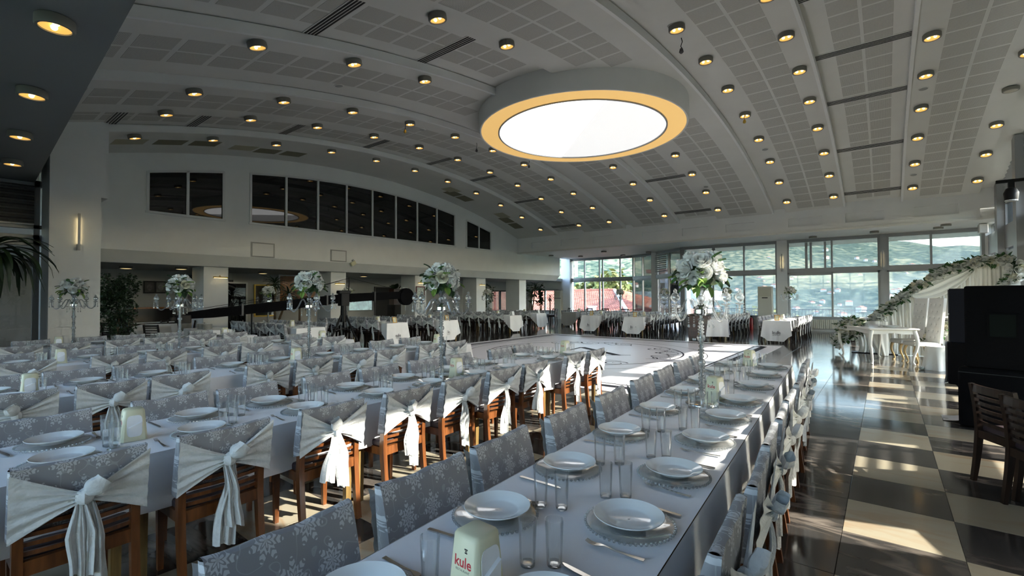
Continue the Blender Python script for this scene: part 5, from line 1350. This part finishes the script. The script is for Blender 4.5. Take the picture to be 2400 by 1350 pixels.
yucca((-18.4, 25.3, 0), 2.0, 34, .55, 'dark yucca in the gallery corner left of the last pier', M_LEAFD, 9, heads=[(0, 0, 1.75), (.1, .3, 2.2)])
yucca((-18.0, 26.9, 0), 1.5, 26, .5, 'small yucca before the gallery corner window', M_LEAFD, 10)
bush((-18.7, 20.9, 0), 'dense dark climbing plant behind the fourth gallery pier', 11, .55, .95, 1.35, 1600, .11)
mo = thing('monstera_plant', 'leggy dark big leaved plant before the last gallery pier', 'plant', (-18.0, 24.35, 0)); rr = random.Random(4)
bl = mesh(MB().grid(lambda u, v: ((u - .5) * .30 * sin(pi * min(.97, .1 + .9 * v)) ** .7, .30 * v, .05 * sin(pi * v) + .03 * abs(2 * u - 1)), 4, 7), M_LEAFD, 'leaf', True)
for k in range(22):
    a = rr.uniform(0, 2 * pi); z = rr.uniform(1.2, 2.3); put_leaf(mo, bl, (.32 * cos(a), .32 * sin(a), z), (cos(a), sin(a), rr.uniform(-.7, .2)), rr.uniform(.8, 1.4))
for k in range(4): obj('stem', MB().tube([(0, 0, .3), (.15 * cos(k * 1.6), .15 * sin(k * 1.6), 1.0), (.3 * cos(k * 1.6), .3 * sin(k * 1.6), 1.9)], .012, 6), M_TRUNK, mo)
obj('pot', MB().lathe([(.002, 0), (.16, 0), (.21, .32), (.19, .32), (.002, .28)], 20), M_DGREY, mo, smooth=True)
bush((-18.3, 26.2, 0), 'tall thin leafy plant in front of the gallery corner window', 14, .28, .75, 1.65, 420, .16, name='rubber_plant')

# ================================================================== camera crane
cx = -13.3
cr = thing('camera_crane', 'long black camera crane on a tripod with round counterweight', 'camera crane', (cx, 8.28, 0))
def cpt(y, z): return (0, y - 8.28, z)
obj('boom', MB().bar([cpt(4.05, 1.16), cpt(4.6, 1.20), cpt(6.4, 1.36), cpt(8.28, 1.56), cpt(10.55, 1.66)], .11, [.16, .22, .27, .27, .25]), M_BLACKF, cr)
for y, z in ((5.3, 1.27), (6.6, 1.38), (7.7, 1.50), (9.4, 1.61)): obj('boom_clamp', MB().cbox((0, y - 8.28, z), (.13, .05, .31)), M_DGREY, cr)
obj('counterweight', MB().lathe([(.002, -.10), (.29, -.10), (.30, -.08), (.30, .08), (.29, .10), (.002, .10)], 36), M_BLACKF, cr, loc=cpt(10.72, 1.60), rot=(0, pi / 2, 0), smooth=True)
obj('counterweight', MB().lathe([(.002, -.06), (.26, -.06), (.26, .06), (.002, .06)], 36), M_BLACK, cr, loc=(-.2, 10.85 - 8.28, 1.60), rot=(0, pi / 2, 0), smooth=True)
obj('fluid_head', MB().rbox(-.12, .12, -.14, .14, 1.32, 1.72, .02).rbox(-.10, .10, -.2, .2, 1.70, 1.80, .02), M_BLACK, cr)
obj('column', MB().tube([(0, 0, .82), (0, 0, 1.34)], [.10, .085], 14), M_BLACK, cr, smooth=True)
for k in range(3):
    a = .5 + k * 2.094; e = Vector((cos(a), sin(a), 0))
    lg = obj('tripod_leg', MB().tube([e * .08 + Vector((0, 0, 1.02)), e * .30 + Vector((0, 0, .55)), e * .55 + Vector((0, 0, .03))], [.035, .03, .022], 8), M_BLACK, cr)
    obj('leg_foot', MB().ball(tuple(e * .56 + Vector((0, 0, .022))), .03, 8, 5), M_DGREY, lg); obj('leg_brace', MB().tube([(0, 0, .62), tuple(e * .30 + Vector((0, 0, .55)))], .012, 6), M_DGREY, lg)
obj('mast', MB().tube([cpt(8.45, 1.7), cpt(8.48, 2.22)], .02, 6), M_BLACK, cr)
for z0 in (0, .05): obj('stay_cable', MB().tube([cpt(4.4, 1.28 + z0), cpt(6.5, 1.62 + z0), cpt(8.48, 2.20), cpt(10.6, 1.80)], .006, 5), M_BLACK, cr)
obj('camera_head', MB().rbox(-.10, .10, -4.45, -4.15, .98, 1.18, .02).cbox((0, -4.5, 1.08), (.08, .12, .08)), M_BLACK, cr)
obj('support_stand', MB().tube([cpt(5.55, .0), cpt(5.55, 1.2)], .02, 8), M_BLACK, cr)

# ================================================================== under the gallery
GX_ = -21.5
t = thing('portrait_frame', 'black framed pair of dim grey portraits on the gallery wall', 'picture', (GX_ + .02, 5.52, 1.99))
fr = MB()
for b in ((-.36, .36, -.23, -.19), (-.36, .36, .19, .23), (-.36, -.32, -.19, .19), (.32, .36, -.19, .19), (-.03, .03, -.19, .19)): fr.box(-.01, .03, b[0], b[1], b[2], b[3])
obj('frame', fr, M_BLACK, t)
for s, c in ((-1, (.055, .05, .05)), (1, (.13, .13, .13))):
    m_ = mat('dim portrait %d' % s, c, .5, var=.25, vscale=7); obj('portrait', MB().box(-.005, .012, s * .175 - .145, s * .175 + .145, -.19, .19), m_, t)
    obj('portrait_head', MB().prism([(s * .175 + .085 * cos(2 * pi * k / 24), -.01 + .115 * sin(2 * pi * k / 24)) for k in range(24)], .012, .0135, 'x'), mat('portrait tone %d' % s, tuple(min(1, x * 1.7) for x in c), .5, var=.3, vscale=14), t)
def wallbox(name, label, cat, y0, y1, z0, z1, m_frame, m_in, fw_=.06, sub='panel', mull=0):
    t = thing(name, label, cat, (GX_ + .01, (y0 + y1) / 2, z0)); h = z1 - z0; hw = (y1 - y0) / 2; f = MB()
    for b in ((-hw, hw, 0, fw_), (-hw, hw, h - fw_, h), (-hw, -hw + fw_, fw_, h - fw_), (hw - fw_, hw, fw_, h - fw_)): f.box(0, .05, *b)
    for k in range(mull): y = -hw + 2 * hw * (k + 1) / (mull + 1); f.box(0, .045, y - fw_ / 3, y + fw_ / 3, fw_, h - fw_)
    obj('frame', f, m_frame, t); obj(sub, MB().box(.005, .02, -hw + fw_, hw - fw_, fw_, h - fw_), m_in, t); return t
M_MIR = mat('mirror', (.45, .46, .46), .05, metal=1.0)
wallbox('shutter_window', 'small shuttered window beside the first gallery pier', 'window', 6.50, 7.35, 1.2, 2.55, M_GREY, M_BLIND, sub='shutter')
wallbox('glass_door', 'white framed dark glass door in the gallery wall', 'door', 7.60, 8.78, 0, 2.24, M_ALUW, M_DARKG, sub='glass')
wallbox('gold_mirror', 'gold framed mirror leaning on the gallery wall', 'mirror', 9.05, 9.98, .75, 2.16, M_GOLD, M_MIR, sub='mirror_glass')
wallbox('hatch_window', 'white framed serving window with orange wood behind it', 'window', 10.1, 12.15, 1.2, 2.62, M_ALUW, M_ORANGE, sub='wood_panel', mull=1)
wallbox('lit_aquarium', 'pale glowing aquarium set in the gallery wall', 'aquarium', 13.6, 15.1, .85, 1.5, M_GREY, mat('aquarium glow', (.4, .6, .6), .2, var=.5, vscale=4, emis=(.55, .75, .75), estr=.22), sub='tank_glass')
wallbox('dark_door', 'dark framed doorway right of the aquarium', 'door', 15.2, 16.6, 0, 2.15, M_DGREY, M_BLACK, sub='door_leaf')
wallbox('dark_door', 'dark brown double door behind the third gallery pier', 'door', 17.3, 18.5, 0, 2.1, M_DGREY, M_WOODD, sub='door_leaf')
t = thing('television', 'black television hanging beside the second gallery pier', 'television', (-19.4, 11.2, 1.28))
obj('screen', MB().rbox(-.03, .03, -.45, .45, 0, .58, .01), M_BLACK, t); obj('ceiling_pole', MB().tube([(0, .1, .58), (0, .1, 1.34)], .018, 6), M_BLACK, t)
t = thing('stage_spotlight', 'black spotlight hanging beside the first gallery pier', 'stage light', (-18.3, 6.85, 2.2))
obj('lamp_body', MB().tube([(0, -.12, -.15), (0, .18, -.28)], [.10, .13], 12), M_BLACK, t, smooth=True); obj('yoke', MB().box(-.02, .02, -.15, .15, -.05, .02).box(-.015, .015, -.01, .01, 0, .42), M_BLACK, t)
t = thing('piano', 'dark upright piano with orange lid against the gallery wall', 'piano', (-20.6, 5.2, 0))
obj('body', MB().box(-.3, .25, -.75, .75, 0, .75).box(-.3, .05, -.75, .75, .75, 1.2), mat('piano lacquer', (.012, .010, .010), .2), t); obj('lid', MB().box(-.05, .10, -.55, .55, 1.2, 1.26), M_ORANGE, t); obj('keyboard', MB().box(.05, .3, -.68, .68, .70, .735), M_PAPER, t)
t = thing('planter_stand', 'tall dark wooden planter stand with dry leaves in the gallery', 'planter', (-19.5, 15.1, 0))
obj('cabinet', MB().rbox(-.3, .3, -.32, .32, 0, 1.2, .01), M_WOODD, t); obj('planter_box', MB().rbox(-.2, .2, -.28, .28, 1.2, 2.0, .01), wood('planter wood', (.06, .02, .012), (.10, .035, .02)), t)
for k in range(5): put_leaf(t, bl, (0, -.2 + .1 * k, 2.0), (.3, -1 + .5 * k, .5), 1.0)
# picture lights on the piers
for q, (y, z, nm) in enumerate(((6.28, 2.27, 'first'), (10.68, 2.14, 'second'), (15.0, 2.26, 'third'), (19.35, 2.24, 'fourth'))):
    t = thing('picture_light', 'brass picture light on the %s white gallery pier' % nm, 'wall lamp', (-17.55, y, z), pi / 2, 'picture lights on the piers')
    obj('shade', MB().tube([(-.22, -.13, 0), (.22, -.13, 0)], .022, 10), M_GOLD, t, smooth=True); obj('arm', MB().tube([(0, 0, .02), (0, -.06, .07), (0, -.12, .02)], .008, 6), M_GOLD, t)
    obj('light_tube', MB().box(-.20, .20, -.145, -.115, -.028, -.020), M_WARM, t)
t = thing('framed_print', 'red framed print hanging on the third gallery pier', 'picture', (-17.53, 15.0, 1.5))
obj('frame', MB().box(0, .03, -.27, -.22, 0, .6).box(0, .03, .22, .27, 0, .6).box(0, .03, -.22, .22, 0, .05).box(0, .03, -.22, .22, .55, .6), mat('dark red frame', (.10, .012, .015), .4), t); obj('print', MB().box(0, .015, -.22, .22, .05, .55), mat('grey print', (.5, .55, .52), .5, var=.5, vscale=12), t)
# side tables of the gallery
def plain_table(x, y, L, W, rz, label, m_=M_CLOTH):
    t = thing('service_table', label, 'table', (x, y, 0), rz)
    obj('table_top', MB().rbox(-W / 2, W / 2, -L / 2, L / 2, .705, .74, .006), M_TLEG, t); lm = mesh(MB().cbox((0, 0, .355), (.042, .042, .71)), M_TLEG, 'leg')
    for sx in (-1, 1):
        for sy in (-1, 1): link('leg', lm, t, (sx * (W / 2 - .05), sy * (L / 2 - .05), 0))
    o = obj('tablecloth', cloth_mb(L, W, .28, seed=int(x * 9)), m_, None, (x, y, 0), (0, 0, rz), True); tag(o, 'white cloth on the ' + label.split(' ', 1)[1], 'tablecloth')
plain_table(-17.6, 4.55, 1.7, .9, 1.2, 'long table before the piano')
plain_table(-14.3, 4.85, 1.5, .8, 1.45, 'service table with the plate stacks')
for q, (x, y, rz) in enumerate([(-16.3, 4.25, .6), (-16.0, 5.05, 2.6), (-18.4, 5.6, 2.9), (-19.2, 5.0, 2.4), (-18.9, 3.8, .3)]):
    dup(FD, (x, y, 0), rz, '%s plain dark chair by the table before the piano' % ORD[q], 'dark chairs by the piano')
st_me = mesh(MB().lathe([(.004, .008), (.085, .008), (.122, .020), (.126, .018), (.09, .002), (.004, .0)], 28), M_PORC, 'plate', True)
for q, (x, y) in enumerate(((-14.45, 4.75), (-14.15, 4.78))):
    for k in range(10): single('stacked_plate', st_me, '%s plate from the bottom of the %s stack on the service table' % (ORD[k], ('left', 'right')[q]), 'plate', 'plates stacked on the service table', (x, y, TZ + .003 + .0135 * k), 0)

# ================================================================== outside
def hillz(x, y):
    d = math.hypot(x, y); az = math.atan2(-x, y)          # azimuth left of +Y
    f = max(0, min(1, (d - 260) / 760)); f = f * f * (3 - 2 * f)
    ridge = (86 + 75 * max(0, min(1, (az + .05) / .5)) + 10 * sin(az * 9)) * max(0, cos(max(-1.5, min(1.5, (az - .35) * .75))))
    base = -6 - 16 * min(1, d / 300)
    return base + f * (ridge + 20) + 5 * sin(x * .021 + 1) * sin(y * .017) * min(1, d / 200) + 3.2 * sin(x * .083) * sin(y * .071 + 2) * f
tm = MB(); na, nd = 200, 60; rr = random.Random(1); vs = []
for j in range(nd + 1):
    d = 32 * (1300 / 32) ** (j / nd)
    for i in range(na + 1):
        a = -pi + 2 * pi * i / na; x, y = -d * sin(a), d * cos(a); vs.append((x, y, hillz(x, y) + rr.uniform(-1, 1) * .006 * d))
fs = [(j * (na + 1) + i, j * (na + 1) + i + 1, (j + 1) * (na + 1) + i + 1, (j + 1) * (na + 1) + i) for j in range(nd) for i in range(na)]
m, n_, b, out = nodes('wooded hillside')
ge = n_.nodes.new('ShaderNodeNewGeometry')
def nz(scale, det=5):
    k = n_.nodes.new('ShaderNodeTexNoise'); k.inputs['Scale'].default_value = scale; k.inputs['Detail'].default_value = det; n_.links.new(ge.outputs['Position'], k.inputs['Vector']); return k.outputs[0]
cr_ = n_.nodes.new('ShaderNodeValToRGB'); e = cr_.color_ramp.elements
e[0].position = .44; e[0].color = (.035, .065, .05, 1); e[1].position = .60; e[1].color = (.25, .25, .16, 1)
k_ = cr_.color_ramp.elements.new(.52); k_.color = (.10, .135, .095, 1)
n_.links.new(math_node(n_, 'ADD', math_node(n_, 'MULTIPLY', nz(.012), .45), math_node(n_, 'MULTIPLY', nz(.16, 3), .55)), cr_.inputs[0])
n_.links.new(cr_.outputs[0], b.inputs['Base Color']); b.inputs['Roughness'].default_value = .95; b.inputs['Specular IOR Level'].default_value = .1
hill = tag(obj('hillside', tm.add(vs, fs), m, smooth=True), 'wooded hillside and valley seen through the far windows', 'hillside')
mat('house roof', (.42, .17, .11), .8); vw, vr = MB(), MB(); rr = random.Random(12)
for k in range(150):
    a = rad(rr.uniform(-9, 26)); d = rr.uniform(240, 700); x, y = -d * sin(a), d * cos(a); z = hillz(x, y) - 1; s_ = rr.uniform(.22, .5); h = 6 * s_; t_ = rr.uniform(0, 3)
    q = lambda px, py, pz: (x + px * s_ * cos(t_) - py * s_ * sin(t_), y + px * s_ * sin(t_) + py * s_ * cos(t_), z + pz)
    vw.add([q(-5, -4, 0), q(5, -4, 0), q(5, 4, 0), q(-5, 4, 0), q(-5, -4, h), q(5, -4, h), q(5, 4, h), q(-5, 4, h)], [(0, 1, 5, 4), (1, 2, 6, 5), (2, 3, 7, 6), (3, 0, 4, 7)])
    vr.add([q(-5.5, -4.5, h), q(5.5, -4.5, h), q(5.5, 4.5, h), q(-5.5, 4.5, h), q(-3, 0, h + 2.4 * s_), q(3, 0, h + 2.4 * s_)], [(0, 1, 5, 4), (2, 3, 4, 5), (1, 2, 5), (3, 0, 4), (3, 2, 1, 0)])
vil = thing('far_village', 'scatter of tiny pale houses on the far hillside', 'village'); vil['kind'] = 'stuff'
obj('house_walls', vw, mat('house wall', (.75, .73, .70), .8), vil)['kind'] = 'stuff'; obj('house_roofs', vr, MATS['house roof'], vil)['kind'] = 'stuff'
# terraced strip and railing outside the far windows
struct('trim_4', MB().box(-8.4, 3.4, YW + .2, 26.7, -.3, -.06), M_GREY)
t = thing('balcony_railing', 'thin grey balustrade outside the far windows', 'railing', (-8.3, 26.5, 0))
obj('top_rail', MB().box(0, 11.6, -.025, .025, .90, .94), M_ALU, t); obj('bottom_rail', MB().box(0, 11.6, -.02, .02, .10, .13), M_ALU, t)
bm_ = mesh(MB().box(-.011, .011, -.011, .011, -.06, .91), M_ALU, 'baluster')
for k in range(84): link('baluster', bm_, t, (.05 + .138 * k, 0, 0))
# neighbouring tiled roof
t = thing('tiled_roof', 'red tiled hip roof just outside the bay window', 'roof', (-22, 40, 0))
M_RT = mat('red roof tile', (.46, .17, .11), .8, var=.35, vscale=2.2)
def tiles(a, b, c, d, nu, nv):
    """tiled plane a-b along the eave, d-c along the ridge; rounded tile rows stepped up the slope"""
    a, b, c, d = map(Vector, (a, b, c, d)); nrm = (b - a).cross(d - a).normalized(); mb = MB()
    def f(u, v):
        p = a.lerp(b, u).lerp(d.lerp(c, u), v); row = (v * nv) % 1.0
        return tuple(p + nrm * (.045 * abs(sin(u * nu * pi)) + .05 * (1 - row)))
    us = nu * 4 + 1; vv = []; fs = []
    lv = []
    for k in range(nv): lv += [k / nv + .0005, (k + 1) / nv - .0005]
    for v in lv:
        for i in range(us): vv.append(f(i / (us - 1), v))
    for j in range(len(lv) - 1):
        for i in range(us - 1): fs.append((j * us + i, j * us + i + 1, (j + 1) * us + i + 1, (j + 1) * us + i))
    return mb.add(vv, fs)
def off(p): return (p[0] + 22, p[1] - 40, p[2])
E0, E1, R0, R1 = (-40, 34.5, -.7), (-15.2, 34.5, -.7), (-40, 43.5, 2.15), (-21.3, 43.5, 2.15)
obj('front_tiles', tiles(off(E0), off(E1), off(R1), off(R0), 90, 24), M_RT, t)['kind'] = 'stuff'
obj('side_tiles', tiles(off(E1), off((-13.0, 52.0, -.7)), off((-21.0, 44.5, 2.15)), off(R1), 50, 24), M_RT, t)['kind'] = 'stuff'
obj('ridge', MB().tube([off(R0), off((R1[0], R1[1], R1[2] + .05))], .14, 8), M_RT, t, smooth=True)
obj('hip_ridge', MB().tube([off((R1[0], R1[1], R1[2] + .05)), off((E1[0], E1[1], E1[2] + .05))], .16, 8), mat('mortar ridge', (.55, .50, .46), .9), t, smooth=True)
for k in range(9): obj('ridge_cap', MB().ball(off((-38 + 2.0 * k, 43.5, 2.28)), .13, 8, 5), M_RT, t)
obj('house_wall', MB().box(-17.5, 6.5, -5.1, 10, -8, -.75), mat('neighbour wall', (.55, .53, .5), .8), t)
t = thing('chimney_box', 'white chimney standing on the tiled roof outside', 'chimney', (-20.3, 37.0, -.1)); obj('shaft', MB().box(-.25, .25, -.25, .25, -.3, .75), M_WALL, t); obj('cap', MB().box(-.32, .32, -.32, .32, .75, .83), M_WALL, t)
t = thing('white_building', 'white flat roofed building beyond the tiled roof', 'building', (-23.0, 58, 0)); obj('walls', MB().box(-4, 5, 0, 8, -8, 1.0), M_WALL, t); obj('roof_slab', MB().box(-5, 6, -1, 9, 1.0, 2.2), mat('white roof', (.8, .8, .8), .7), t)
for k in range(4): obj('window', MB().box(-3.2 + 2 * k, -2.2 + 2 * k, -.05, .02, -.9, .5), M_DARKG, t)
t = thing('white_building', 'tall white house seen through the angled corner window', 'building', (-16.0, 40, 0)); obj('walls', MB().box(0, 2.6, 0, 2.2, -9, 3.6), M_WALL, t); obj('roof', MB().box(-.4, 2.8, -.4, 2.5, 3.6, 3.9), MATS['house roof'], t)
for k in range(2):
    for z in (-1.6, 1.2): obj('window', MB().box(.3 + 1.2 * k, 1.1 + 1.2 * k, -.05, .02, z, z + 1.5), M_DARKG, t)
    obj('balcony', MB().box(.1, 2.5, -1.0, 0, -2.2 + 2.8 * k, -2.0 + 2.8 * k), M_WALL, t)
M_TREE = mat('sunlit tree leaves', (.19, .21, .06), .7, var=.5, vscale=.8)
for q, (x, y, r_, h) in enumerate([(-41, 58, 4.5, 3.0), (-36, 57, 4.0, 2.6), (-31, 56, 4.2, 3.6), (-26.5, 54, 3.4, 3.2), (-22, 68, 4.6, 3.2), (-46, 60, 5, 4.5)]):
    bush((x, y, -9), '%s sunlit tree from the left behind the tiled roof' % ORD[q], 40 + q, r_, 4.6, 7.2 + h * .5, 2600, .8, M_TREE, trunk=True, cat='tree', name='tree')
bush((-9.5, 52, -11), 'yellow green tree below the balcony railing', 51, 3.5, 3.2, 8, 1600, .6, mat('yellow leaves', (.26, .25, .05), .7, var=.4, vscale=1), True, 'tree', 'tree')

# ------------------------------------------------------------------ remove the patterns everything was copied from
for p in CH + FC + [FD, PL, CG, TB, ND, CD] + BQ: hide_proto(p)
